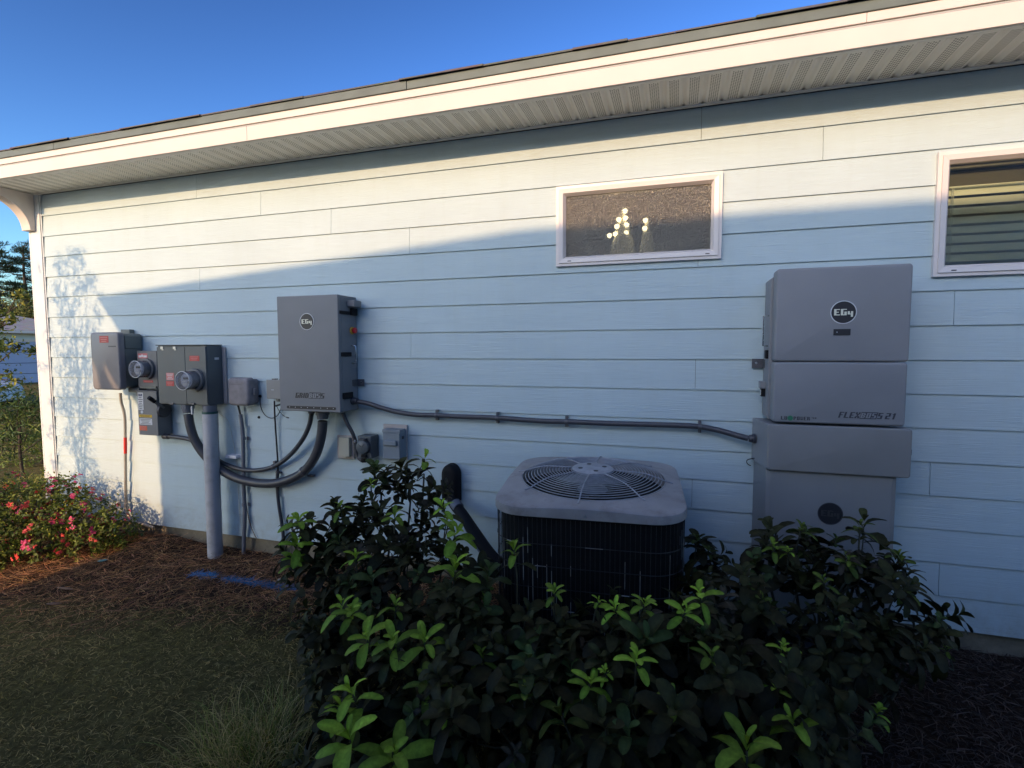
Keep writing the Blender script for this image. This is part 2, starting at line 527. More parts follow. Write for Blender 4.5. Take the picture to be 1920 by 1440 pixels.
# ------------------------------------------------------------------ mesh builder
class MB:
    def __init__(s):
        s.v, s.f, s.mi, s.m = [], [], [], 0

    def use(s, i):
        s.m = i
        return s

    def add(s, verts, faces):
        o = len(s.v)
        s.v += [tuple(p) for p in verts]
        s.f += [tuple(i + o for i in f) for f in faces]
        s.mi += [s.m] * len(faces)
        return s

    def box(s, x0, x1, y0, y1, z0, z1):
        return s.add([(x, y, z) for z in (z0, z1) for y in (y0, y1) for x in (x0, x1)],
                     [(0, 2, 3, 1), (4, 5, 7, 6), (0, 1, 5, 4), (2, 6, 7, 3), (0, 4, 6, 2), (1, 3, 7, 5)])

    def hexa(s, bottom, top):
        """8-corner solid from two matching 4-gons"""
        return s.add(list(bottom) + list(top), [(3, 2, 1, 0), (4, 5, 6, 7)] + [(i, (i + 1) % 4, 4 + (i + 1) % 4, 4 + i) for i in range(4)])

    def prism(s, outline, a, b, axis='y', inset=0.0, dome=0.0):
        """outline in the two other axes; inset/dome round the far (b) end"""
        def pt(u, w, t):
            return {'x': (t, u, w), 'y': (u, t, w), 'z': (u, w, t)}[axis]
        n = len(outline)
        rings = [(0.0, a)]
        if inset:
            cu = sum(p[0] for p in outline) / n
            cw = sum(p[1] for p in outline) / n
            sg = 1 if b > a else -1
            for k in range(4):
                an = k / 3 * math.pi / 2
                rings.append((inset * (1 - math.cos(an)), b - sg * inset * (1 - math.sin(an))))
        else:
            rings.append((0.0, b))
        vs = []
        for ins, t in rings:
            for (u, w) in outline:
                if ins:
                    cu_, cw_ = u - cu, w - cw
                    L = math.hypot(cu_, cw_)
                    hu = max(abs(p[0] - cu) for p in outline)
                    hw = max(abs(p[1] - cw) for p in outline)
                    u2 = cu + cu_ * (1 - ins / hu)
                    w2 = cw + cw_ * (1 - ins / hw)
                    vs.append(pt(u2, w2, t))
                else:
                    vs.append(pt(u, w, t))
        fs = []
        for r in range(len(rings) - 1):
            for i in range(n):
                j = (i + 1) % n
                fs.append((r * n + i, r * n + j, (r + 1) * n + j, (r + 1) * n + i))
        fs.append(tuple(range(n - 1, -1, -1)))
        fs.append(tuple((len(rings) - 1) * n + i for i in range(n)))
        return s.add(vs, fs)

    def cyl(s, c, axis, r0, r1, L, seg=28, caps=True):
        a = Vector(axis).normalized()
        t = Vector((0, 0, 1)) if abs(a.z) < 0.9 else Vector((1, 0, 0))
        e1 = a.cross(t).normalized()
        e2 = a.cross(e1)
        c = Vector(c)
        vs = []
        for k, r in ((0, r0), (1, r1)):
            for i in range(seg):
                an = 2 * math.pi * i / seg
                vs.append(c + a * (L * k) + e1 * (r * math.cos(an)) + e2 * (r * math.sin(an)))
        fs = [(i, (i + 1) % seg, seg + (i + 1) % seg, seg + i) for i in range(seg)]
        if caps:
            fs += [tuple(range(seg - 1, -1, -1)), tuple(range(seg, 2 * seg))]
        return s.add(vs, fs)

    def ringplate(s, c, axis, ri, ro, t, seg=36):
        """flat washer of thickness t"""
        a = Vector(axis).normalized()
        q = Vector((0, 0, 1)) if abs(a.z) < 0.9 else Vector((1, 0, 0))
        e1 = a.cross(q).normalized()
        e2 = a.cross(e1)
        c = Vector(c)
        vs = []
        for (r, k) in ((ri, 0), (ro, 0), (ro, 1), (ri, 1)):
            for i in range(seg):
                an = 2 * math.pi * i / seg
                vs.append(c + a * (t * k) + e1 * (r * math.cos(an)) + e2 * (r * math.sin(an)))
        fs = []
        for k in range(4):
            for i in range(seg):
                j = (i + 1) % seg
                k2 = (k + 1) % 4
                fs.append((k * seg + i, k * seg + j, k2 * seg + j, k2 * seg + i))
        return s.add(vs, fs)

    def tube(s, pts, r, seg=10, res=5, closed=False, taper=None):
        p = [Vector(q) for q in pts]
        if res > 1 and len(p) > 2:
            out = []
            n = len(p)
            rg = range(n) if closed else range(n - 1)
            for i in rg:
                p0 = p[(i - 1) % n] if closed or i > 0 else p[0]
                p1 = p[i]
                p2 = p[(i + 1) % n]
                p3 = p[(i + 2) % n] if closed or i + 2 < n else p[-1]
                for k in range(res):
                    t = k / res
                    out.append(0.5 * ((2 * p1) + (p2 - p0) * t + (2 * p0 - 5 * p1 + 4 * p2 - p3) * t * t + (3 * p1 - p0 - 3 * p2 + p3) * t ** 3))
            if not closed:
                out.append(p[-1])
            p = out
        n = len(p)
        vs = []
        up = None
        for i in range(n):
            d = (p[(i + 1) % n] - p[i - 1]) if closed else (p[min(i + 1, n - 1)] - p[max(i - 1, 0)])
            if d.length < 1e-9:
                d = Vector((0, 0, 1))
            d.normalize()
            if up is None:
                up = d.orthogonal().normalized()
            up = (up - d * up.dot(d))
            if up.length < 1e-6:
                up = d.orthogonal()
            up.normalize()
            sd = d.cross(up)
            rr = r if taper is None else r + (taper - r) * i / max(1, n - 1)
            for k in range(seg):
                an = 2 * math.pi * k / seg
                vs.append(p[i] + up * (rr * math.cos(an)) + sd * (rr * math.sin(an)))
        fs = []
        for i in range(n if closed else n - 1):
            j = (i + 1) % n
            for k in range(seg):
                k2 = (k + 1) % seg
                fs.append((i * seg + k, i * seg + k2, j * seg + k2, j * seg + k))
        if not closed:
            fs += [tuple(range(seg - 1, -1, -1)), tuple((n - 1) * seg + k for k in range(seg))]
        return s.add(vs, fs)

    def lathe(s, c, axis, prof, seg=28):
        """prof = [(r, t)] along the axis"""
        a = Vector(axis).normalized()
        q = Vector((0, 0, 1)) if abs(a.z) < 0.9 else Vector((1, 0, 0))
        e1 = a.cross(q).normalized()
        e2 = a.cross(e1)
        c = Vector(c)
        vs, fs = [], []
        for (r, t) in prof:
            for i in range(seg):
                an = 2 * math.pi * i / seg
                vs.append(c + a * t + e1 * (r * math.cos(an)) + e2 * (r * math.sin(an)))
        for k in range(len(prof) - 1):
            for i in range(seg):
                j = (i + 1) % seg
                fs.append((k * seg + i, k * seg + j, (k + 1) * seg + j, (k + 1) * seg + i))
        fs.append(tuple(range(seg - 1, -1, -1)))
        fs.append(tuple((len(prof) - 1) * seg + i for i in range(seg)))
        return s.add(vs, fs)

    def build(s, name, mats, parent=None, bevel=0.0, smooth=False, seg=2, local=False):
        if not isinstance(mats, (list, tuple)):
            mats = [mats]
        me = bpy.data.meshes.new(name)
        vs = s.v
        loc = Vector((0, 0, 0))
        if parent is not None and not local:
            q = parent
            off = Vector((0, 0, 0))
            while q is not None:
                off += q.location
                q = q.parent
            vs = [(x - off.x, y - off.y, z - off.z) for x, y, z in vs]
        elif parent is None and not local:
            a = np.array(vs)
            loc = Vector((float(a[:, 0].min() + a[:, 0].max()) / 2, float(a[:, 1].min() + a[:, 1].max()) / 2, float(a[:, 2].min())))
            vs = [(x - loc.x, y - loc.y, z - loc.z) for x, y, z in vs]
        me.from_pydata(vs, [], s.f)
        for m in mats:
            me.materials.append(m)
        if len(mats) > 1:
            me.polygons.foreach_set('material_index', s.mi)
        bm = bmesh.new()
        bm.from_mesh(me)
        bmesh.ops.recalc_face_normals(bm, faces=bm.faces)
        bm.to_mesh(me)
        bm.free()
        o = bpy.data.objects.new(name, me)
        o.location = loc
        COL.objects.link(o)
        o.parent = parent
        if smooth:
            me.polygons.foreach_set('use_smooth', [True] * len(me.polygons))
            me.set_sharp_from_angle(angle=R(40))
        if bevel:
            b = o.modifiers.new('bevel', 'BEVEL')
            b.width = bevel
            b.segments = seg
            b.limit_method = 'ANGLE'
            b.angle_limit = R(40)
            me.polygons.foreach_set('use_smooth', [True] * len(me.polygons))
            me.set_sharp_from_angle(angle=R(30))
            b.harden_normals = True
        return o


def thing(name, label, cat, loc, rot=0, group=None):
    o = bpy.data.objects.new(name, None)
    o.empty_display_size = 0.1
    COL.objects.link(o)
    o.location = loc
    o.rotation_euler = (0, 0, rot)
    o['label'] = label
    o['category'] = cat
    if group:
        o['group'] = group
    return o


def tag(o, label, cat, group=None):
    o['label'] = label
    o['category'] = cat
    if group:
        o['group'] = group
    return o


def kind(o, k):
    o['kind'] = k
    return o


def rrect(x0, x1, z0, z1, r, n=6):
    pts = []
    for cx, cz, a0 in ((x1 - r, z0 + r, -90), (x1 - r, z1 - r, 0), (x0 + r, z1 - r, 90), (x0 + r, z0 + r, 180)):
        for k in range(n + 1):
            a = R(a0 + 90 * k / n)
            pts.append((cx + r * math.cos(a), cz + r * math.sin(a)))
    return pts


# blocky lettering on a 5 x 7 grid, runs merged so that no faces overlap
GL = {
    'E': ['#####', '##...', '##...', '####.', '##...', '##...', '#####'],
    'G': ['#####', '##...', '##...', '##.##', '##.##', '##.##', '#####'],
    '4': ['##.##', '##.##', '##.##', '#####', '...##', '...##', '...##'],
    'R': ['####.', '##.##', '##.##', '####.', '##.##', '##.##', '##.##'],
    'I': ['..##.', '..##.', '..##.', '..##.', '..##.', '..##.', '..##.'],
    'D': ['####.', '##.##', '##.##', '##.##', '##.##', '##.##', '####.'],
    'B': ['####.', '##.##', '##.##', '####.', '##.##', '##.##', '####.'],
    'O': ['#####', '##.##', '##.##', '##.##', '##.##', '##.##', '#####'],
    'S': ['#####', '##...', '##...', '#####', '...##', '...##', '#####'],
    'F': ['#####', '##...', '##...', '####.', '##...', '##...', '##...'],
    'L': ['##...', '##...', '##...', '##...', '##...', '##...', '#####'],
    'X': ['##.##', '##.##', '.###.', '..#..', '.###.', '##.##', '##.##'],
    '2': ['#####', '...##', '...##', '#####', '##...', '##...', '#####'],
    '1': ['..##.', '.###.', '..##.', '..##.', '..##.', '..##.', '..##.'],
    'U': ['##.##', '##.##', '##.##', '##.##', '##.##', '##.##', '#####'],
    'P': ['####.', '##.##', '##.##', '####.', '##...', '##...', '##...'],
    'W': ['#.#.#', '#.#.#', '#.#.#', '#.#.#', '#.#.#', '#####', '.#.#.'],
    'A': ['.###.', '##.##', '##.##', '#####', '##.##', '##.##', '##.##'],
    'T': ['#####', '..#..', '..#..', '..#..', '..#..', '..#..', '..#..'],
    'N': ['##..#', '##..#', '###.#', '#.###', '#..##', '#..##', '#..##'],
    'K': ['##.##', '##.##', '####.', '###..', '####.', '##.##', '##.##'],
}


def letters(mb, text, x, z, w, h, y, t=0.0008, gap=0.35, shear=0.0, y1=None):
    """text with its lower left corner at x, z on the plane y, one glyph w wide and h high"""
    cw = w / 5
    ch = h / 7
    for ch_ in text:
        if ch_ == 'I':
            x -= w * 0.36
        if ch_ != ' ':
            g = GL[ch_]
            done = set()
            for r in range(7):
                c = 0
                while c < 5:
                    if g[r][c] == '#' and (r, c) not in done:
                        c1 = c
                        while c1 < 5 and g[r][c1] == '#' and (r, c1) not in done:
                            c1 += 1
                        z1 = z + (7 - r) * ch
                        z0 = z1 - ch
                        xa, xb = x + c * cw, x + c1 * cw
                        sa, sb = shear * (z0 - z), shear * (z1 - z)
                        mb.add([(xa + sa, y, z0), (xb + sa, y, z0), (xb + sb, y, z1), (xa + sb, y, z1),
                                (xa + sa, y + t, z0), (xb + sa, y + t, z0), (xb + sb, y + t, z1), (xa + sb, y + t, z1)],
                               [(0, 1, 2, 3), (4, 7, 6, 5), (0, 4, 5, 1), (3, 2, 6, 7), (0, 3, 7, 4), (1, 5, 6, 2)])
                        c = c1
                    else:
                        c += 1
        x += w * (1 + gap) - (w * 0.18 if ch_ == 'I' else 0)
    return x


def plate_label(parent, name, x0, x1, z0, z1, y, m, line_m=None, lines=0, label=None):
    """thin sticker standing 0.8 mm off the plane y, with pale rules for its unreadable small print"""
    mb = MB().use(0).box(x0, x1, y - 0.0008, y + 0.0004, z0, z1)
    if lines:
        mb.use(1)
        hh = (z1 - z0) / (lines * 2 + 1)
        for k in range(lines):
            ind = (x1 - x0) * (0.1 + 0.08 * ((k * 7) % 3))
            mb.box(x0 + ind * 0.8, x1 - ind, y - 0.0014, y - 0.0009, z1 - hh * (2 * k + 1.85), z1 - hh * (2 * k + 1.15))
    o = mb.build(name, [m, line_m] if lines else m, parent)
    if label:
        o['label'] = label
    return o


# ------------------------------------------------------------------ foliage helpers
def leaves_mesh(name, base, d, nrm, L, Wd, droop, fold, colr, mat, parent=None, loc=None, rows=5):
    """many curved, folded leaves as one mesh. arrays (n,3) / (n,)"""
    n = len(base)
    d = d / np.linalg.norm(d, axis=1, keepdims=True)
    nrm = nrm - d * np.sum(nrm * d, axis=1, keepdims=True)
    ln = np.linalg.norm(nrm, axis=1, keepdims=True)
    bad = ln[:, 0] < 1e-4
    nrm[bad] = np.cross(d[bad], np.array([[0.3, 0.5, 0.8]]))
    nrm /= np.linalg.norm(nrm, axis=1, keepdims=True)
    sd = np.cross(d, nrm)
    if rows == 5:
        ts = np.array([0, 0.22, 0.45, 0.68, 0.87, 0.96, 1.0])
        ws = np.array([0.10, 0.50, 0.86, 1.0, 0.84, 0.52, 0.05])
    elif rows == 4:
        ts = np.array([0, 0.35, 0.7, 1.0])
        ws = np.array([0.12, 0.95, 0.8, 0.04])
    else:
        ts = np.array([0, 0.5, 1.0])
        ws = np.array([0.25, 1.0, 0.05])
    k = len(ts)
    V = np.zeros((n, k, 3, 3))
    for i, (t, w) in enumerate(zip(ts, ws)):
        c = base + d * (L * t)[:, None] - nrm * (droop * L * t * t)[:, None] + nrm * (0.12 * L * math.sin(math.pi * t))[:, None]
        for j, q in enumerate((-1, 0, 1)):
            V[:, i, j] = c + sd * (q * 0.5 * Wd * w)[:, None] + nrm * (abs(q) * fold * Wd * w * 0.5)[:, None]
    V = V.reshape(-1, 3)
    idx = (np.arange(n) * k * 3)[:, None]
    fl = []
    for i in range(k - 1):
        for j in range(2):
            a = i * 3 + j
            fl.append(np.stack([a, a + 1, a + 4, a + 3]))
    Fq = (idx[:, None, :] + np.array(fl)[None]).reshape(-1, 4)
    # pale midrib, slightly darker margins
    tone = np.tile(np.array([0.90, 1.30, 0.90]), n * k)[:, None]
    C = np.repeat(colr, k * 3, axis=0) * tone
    return raw_mesh(name, V, Fq, C, mat, parent, smooth=True)


def raw_mesh(name, V, Fq, C, mat, parent=None, smooth=False):
    off = np.zeros(3)
    q = parent
    while q is not None:
        off += np.array(q.location)
        q = q.parent
    loc = np.zeros(3)
    if parent is None:
        loc = np.array([(V[:, 0].min() + V[:, 0].max()) / 2, (V[:, 1].min() + V[:, 1].max()) / 2, V[:, 2].min()])
        off = loc
    V = (V - off).astype(np.float32)
    me = bpy.data.meshes.new(name)
    me.vertices.add(len(V))
    me.vertices.foreach_set('co', V.ravel())
    nv = Fq.shape[1]
    me.loops.add(Fq.size)
    me.loops.foreach_set('vertex_index', Fq.ravel().astype(np.int32))
    me.polygons.add(len(Fq))
    me.polygons.foreach_set('loop_start', (np.arange(len(Fq)) * nv).astype(np.int32))
    me.polygons.foreach_set('loop_total', np.full(len(Fq), nv, dtype=np.int32))
    if smooth:
        me.polygons.foreach_set('use_smooth', np.ones(len(Fq), dtype=bool))
    me.update(calc_edges=True)
    if C is not None:
        a = me.color_attributes.new('col', 'FLOAT_COLOR', 'POINT')
        a.data.foreach_set('color', np.concatenate([C, np.ones((len(C), 1))], axis=1).astype(np.float32).ravel())
    me.materials.append(mat)
    o = bpy.data.objects.new(name, me)
    o.location = loc if parent is None else (0, 0, 0)
    COL.objects.link(o)
    o.parent = parent
    return o


def unit(v):
    return v / np.linalg.norm(v, axis=-1, keepdims=True)


class Leaves:
    def __init__(s):
        s.b, s.d, s.n, s.L, s.W, s.dr, s.fo, s.c = [], [], [], [], [], [], [], []

    def add(s, b, d, n, L, W_, dr, fo, c):
        s.b.append(b), s.d.append(d), s.n.append(n), s.L.append(L), s.W.append(W_), s.dr.append(dr), s.fo.append(fo), s.c.append(c)

    def shoot(s, base, axis, length, pairs, L, col_tip, col_base, spread=1.0, wr=0.42, rot=None):
        """opposite leaves up a stem: small upright ones at the tip, broad drooping ones below"""
        axis = axis / np.linalg.norm(axis)
        e1 = np.cross(axis, [0.2, 0.9, 0.3])
        e1 /= np.linalg.norm(e1)
        e2 = np.cross(axis, e1)
        a0 = rng.uniform(0, 6.28) if rot is None else rot
        for k in range(pairs):
            t = k / max(1, pairs - 1)            # 0 base .. 1 tip
            for h in range(2):
                an = a0 + k * math.pi / 2 + h * math.pi + rng.normal(0, 0.18)
                out = e1 * math.cos(an) + e2 * math.sin(an)
                up = 0.15 + 1.25 * t ** 1.6
                dd = out * spread + axis * up + rng.normal(0, 0.10, 3)
                nn = axis * 1.0 - out * 0.5 * t + rng.normal(0, 0.12, 3)
                LL = L * (1.0 - 0.5 * t ** 2.5) * rng.uniform(0.8, 1.15)
                cc = np.array(col_base) * (1 - t) + np.array(col_tip) * t
                s.add(base + axis * (length * t), dd, nn, LL, LL * wr * rng.uniform(0.88, 1.15),
                      rng.uniform(0.25, 0.6) * (1 - 0.5 * t), rng.uniform(0.15, 0.4), cc * rng.uniform(0.75, 1.25))

    def build(s, name, mat, parent, rows=5):
        return leaves_mesh(name, np.array(s.b, float), np.array(s.d, float), np.array(s.n, float), np.array(s.L), np.array(s.W),
                           np.array(s.dr), np.array(s.fo), np.array(s.c, float), mat, parent, rows=rows)


# ------------------------------------------------------------------ ground
def gz(x, y):
    """height of the yard"""
    dn = max(0.0, -y)
    h = -0.105 - 0.07 * min(dn, 3.0) - 0.02 * min(max(0, dn - 3), 4)
    if y > 0.4:
        h -= 0.08
    n = noise.noise(Vector((x * 0.9, y * 0.9, 3.1)))
    h += 0.03 * n + 0.012 * noise.noise(Vector((x * 4, y * 4, 1.0)))
    h += 0.05 * math.exp(-((x + 4.05) ** 2) / 0.05 - ((y + 0.12) ** 2) / 0.04)     # heap of litter at the wall
    h -= 0.07 * math.exp(-((x + 3.35) ** 2) / 0.25 - ((y + 0.05) ** 2) / 0.05) * 0.2
    return h


def build_ground():
    xs = np.concatenate([-np.geomspace(400, 8.2, 26), np.arange(-8, 4.01, 0.06), np.geomspace(4.2, 400, 26)])
    ys = np.concatenate([-np.geomspace(400, 4.2, 26), np.arange(-4, 0.601, 0.06), np.geomspace(0.75, 400, 30)])
    nx, ny = len(xs), len(ys)
    V = np.zeros((ny, nx, 3))
    for j, y in enumerate(ys):
        for i, x in enumerate(xs):
            V[j, i] = (x, y, gz(float(x), float(y)) if abs(x) < 40 and abs(y) < 40 else -0.27)
    i, j = np.meshgrid(np.arange(nx - 1), np.arange(ny - 1))
    a = (j * nx + i).ravel()
    Fq = np.stack([a, a + 1, a + nx + 1, a + nx], axis=1)
    me = raw_mesh('ground', V.reshape(-1, 3), Fq, None, M['ground'], smooth=True)
    kind(me, 'structure')


build_ground()

# ------------------------------------------------------------------ the house
E_ = 0.178                       # board exposure
ZS = 2.863                       # soffit height
XL, XR = -5.512, 7.0
hs = thing('house', 'pale aqua lap-sided house with white eaves and two high windows', 'house', (0, 3.0, -0.5))

WINDOWS = [(-0.722, 0.236, 1.998, 2.482), (1.246, 2.75, 1.849, 2.470)]
JOINTS = {}


def joint(px, py):
    x, z = XZ(px, py, 0)
    row = int(math.floor(z / E_))
    JOINTS.setdefault(row, []).append(x)


for q in ((367, 345), (1316, 205), (488, 378), (1544, 268), (620, 412), (767, 452), (373, 512), (1309, 495), (770, 648),
          (1304, 700), (1789, 592), (502, 735), (630, 800), (505, 905), (1760, 1110), (636, 950), (1745, 245 + 640), (1297, 950)):
    joint(*q)
JOINTS.setdefault(1, []).append(4.2)
JOINTS.setdefault(4, []).append(3.5)


def build_siding():
    mb = MB()
    top_row = 15
    for r in range(0, top_row + 1):
        z0 = r * E_
        z1 = min(z0 + E_ + 0.004, ZS + 0.01)
        cuts = sorted(JOINTS.get(r, []))
        edges = [-5.375] + cuts + [XR]
        spans = []
        for a, b in zip(edges[:-1], edges[1:]):
            spans.append((a + (0.0011 if a in cuts else 0), b - (0.0011 if b in cuts else 0)))
        # leave the window openings free
        for (wx0, wx1, wz0, wz1) in WINDOWS:
            out = []
            for a, b in spans:
                if z1 <= wz0 + 0.02 or z0 >= wz1 - 0.02 or b <= wx0 + 0.02 or a >= wx1 - 0.02:
                    out.append((a, b, None))
                else:
                    if a < wx0 + 0.02:
                        out.append((a, wx0 + 0.02, None))
                    if b > wx1 - 0.02:
                        out.append((wx1 - 0.02, b, None))
                    # strips above / below the window
                    if z0 < wz0 + 0.02:
                        out.append((max(a, wx0 + 0.02), min(b, wx1 - 0.02), (z0, wz0 + 0.02)))
                    if z1 > wz1 - 0.02:
                        out.append((max(a, wx0 + 0.02), min(b, wx1 - 0.02), (wz1 - 0.02, z1)))
            keep = []
            for a, b, zz in out:
                if zz is None:
                    keep.append((a, b))
                else:
                    za, zb = zz
                    fa = lambda z: 0.0095 * (z - z0) / E_
                    mb.hexa([(a, fa(za), za), (b, fa(za), za), (b, 0.02, za), (a, 0.02, za)],
                            [(a, fa(zb), zb), (b, fa(zb), zb), (b, 0.02, zb), (a, 0.02, zb)])
            spans = keep
        for a, b in spans:
            jit = 0.0006 * math.sin(r * 12.9 + a * 7)
            mb.hexa([(a, jit, z0), (b, jit, z0), (b, 0.02, z0), (a, 0.02, z0)],
                    [(a, 0.0095, z1), (b, 0.0095, z1), (b, 0.02, z1), (a, 0.02, z1)])
    return mb.build('siding', M['siding'], hs)


build_siding()
# wall core behind the boards, with openings for the windows
mb = MB()
zs = [0.0, 1.849 + .02, 1.998 + .02, 2.470 - .02, 2.482 - .02, 2.95]
core_y = (0.0205, 0.10)
xs_ = [XL + 0.01, WINDOWS[0][0] + .02, WINDOWS[0][1] - .02, WINDOWS[1][0] + .02, WINDOWS[1][1] - .02, XR]
for i in range(5):
    x0, x1 = xs_[i], xs_[i + 1]
    if i in (1, 3):
        w = WINDOWS[0 if i == 1 else 1]
        mb.box(x0, x1, *core_y, 0.0, w[2] + .02)
        mb.box(x0, x1, *core_y, w[3] - .02, 2.95)
    else:
        mb.box(x0, x1, *core_y, 0.0, 2.95)
mb.build('wall_core', M['sheath'], hs)
# side and back walls
MB().box(XL + 0.002, XL + 0.10, 0.1005, 8.0, 0.0, 2.95).box(XL + 0.1005, XR, 7.9, 8.0, 0.0, 2.95).box(XR - 0.1, XR, 0.1005, 7.8995, 0.0, 2.95).build('side_wall', M['farwall'], hs)
MB().box(XL + 0.03, XR, 0.03, 8.0, -0.9, -0.002).build('foundation', M['concrete'], hs)
# corner board (front face and side return)
MB().box(-5.512, -5.378, -0.012, 0.0195, 0.0, ZS - 0.001).box(-5.530, -5.5125, -0.0125, 0.13, 0.0, ZS - 0.001).build('corner_board', M['ctrim'], hs, bevel=0.003)
MB().box(-5.3775, -5.366, -0.0035, 0.0005, 0.0, ZS - 0.001).build('caulk_strip', M['ctrim'], hs)


# soffit: ribbed vented panels
def build_soffit():
    PER = 0.1016
    prof = []
    x = math.floor(-6.2 / PER) * PER
    while x < XR:
        prof += [(x + 0.0, 0.0), (x + 0.012, 0.009), (x + 0.022, 0.009), (x + 0.033, 0.0), (x + 0.036, -0.001), (x + 0.0985, -0.001)]
        x += PER
    vs, fs = [], []
    for y in (-0.375, -0.004):
        for (px, dz) in prof:
            vs.append((px, y, ZS + 0.001 + dz))
    n = len(prof)
    for i in range(n - 1):
        fs.append((i, i + 1, n + i + 1, n + i))
    o = MB().add(vs, fs).build('soffit', M['soffit'], hs)
    so = o.modifiers.new('thick', 'SOLIDIFY')
    so.thickness = 0.002
    # channel along the wall and plain margin at the fascia
    MB().box(-6.2, XR, -0.022, -0.0038, ZS - 0.012, ZS - 0.0002).build('soffit_channel', M['soffit_plain'], hs, bevel=0.003)
    MB().box(-6.2, XR, -0.372, -0.35, ZS - 0.004, ZS - 0.0004).build('soffit_margin', M['soffit_plain'], hs)


build_soffit()
# fascia: lower board, groove, upper moulding
FX = [(-6.2, XZ(463, 266, -0.385)[0]), (XZ(463, 266, -0.385)[0] + 0.0015, 2.05), (2.0515, XR)]
mb = MB()
for a, b in FX:
    mb.box(a, b, -0.385, -0.3725, ZS - 0.003, 2.952)
for a, b in ((-6.2, 0.8), (0.8015, XR)):
    mb.box(a, b, -0.392, -0.3725, 2.9625, 3.006)
mb.build('fascia', M['trim'], hs, bevel=0.0025)
MB().box(-6.2, XR, -0.3835, -0.3725, 2.9525, 2.962).build('fascia_groove', M['groove'], hs)
# metal drip edge and roof
mb = MB()
for a, b in ((-6.3, XZ(101, 283, -.4)[0]), (XZ(101, 283, -.4)[0] + .002, XZ(762, 165, -.4)[0]), (XZ(762, 165, -.4)[0] + .002, 3.1), (3.102, XR)):
    j = 0.002 * math.sin(a * 9)
    mb.box(a, b, -0.402 - j, -0.386, 3.0065, 3.056)
mb.build('drip_edge', M['drip'], hs, bevel=0.003)


def build_roof():
    mb = MB()
    pit = 0.42
    y0, yr = -0.412, 4.2
    z0 = 3.0568
    # courses of shingles, each a thin step, with tab edges of uneven length at the eave
    n = 34
    step = (yr - y0) / n
    for k in range(n):
        ya, yb = y0 + k * step, y0 + (k + 1) * step + 0.02
        za, zb = z0 + k * step * pit, z0 + (k + 1) * step * pit
        x = -6.32
        while x < XR:
            w = random.uniform(0.22, 0.42) if k < 3 else 3.0
            j = random.uniform(-0.008, 0.006) if k < 3 else 0
            t = 0.009 + (random.uniform(-0.002, 0.003) if k < 3 else 0)
            xb = min(x + w, XR)
            mb.hexa([(x, ya + j, za), (xb - .001, ya + j, za), (xb - .001, yb, zb - 0.006), (x, yb, zb - 0.006)],
                    [(x, ya + j, za + t), (xb - .001, ya + j, za + t), (xb - .001, yb, zb + t - 0.006), (x, yb, zb + t - 0.006)])
            x += w
    zr = z0 + (yr - y0) * pit
    mb.hexa([(-6.32, yr + .005, zr - .02), (XR, yr + .005, zr - .02), (XR, 8.4, 3.05), (-6.32, 8.4, 3.05)],
            [(-6.32, yr + .005, zr), (XR, yr + .005, zr), (XR, 8.4, 3.07), (-6.32, 8.4, 3.07)])
    mb.build('roof', M['shingle'], hs)
    # deck below the shingles keeps the sun out of the eave
    MB().hexa([(-6.25, -0.383, 3.0075), (XR, -0.383, 3.0075), (XR, yr, zr - 0.06), (-6.25, yr, zr - 0.06)],
              [(-6.25, -0.383, 3.045), (XR, -0.383, 3.045), (XR, yr, zr - 0.03), (-6.25, yr, zr - 0.03)]).build('roof_deck', M['wood'], hs)


build_roof()


# curved bracket under the eave at the corner
def bracket_outline(depth, h, seg=14):
    """quarter-arc corbel in (y, z): wall at y=0, top at z=0"""
    pts = [(-0.013, 0.0), (-depth, 0.0), (-depth, -0.05)]
    for k in range(seg + 1):
        a = R(90 * k / seg)
        pts.append((-depth + (depth - 0.055) * math.sin(a), -0.05 - (h - 0.05) * (1 - math.cos(a))))
    pts.append((-0.013, -h))
    return pts


bo = [(y, ZS - 0.006 + z) for y, z in bracket_outline(0.37, 0.315)]
MB().prism(bo, -5.545, -5.432, axis='x').build('bracket', M['trim'], hs, bevel=0.004)


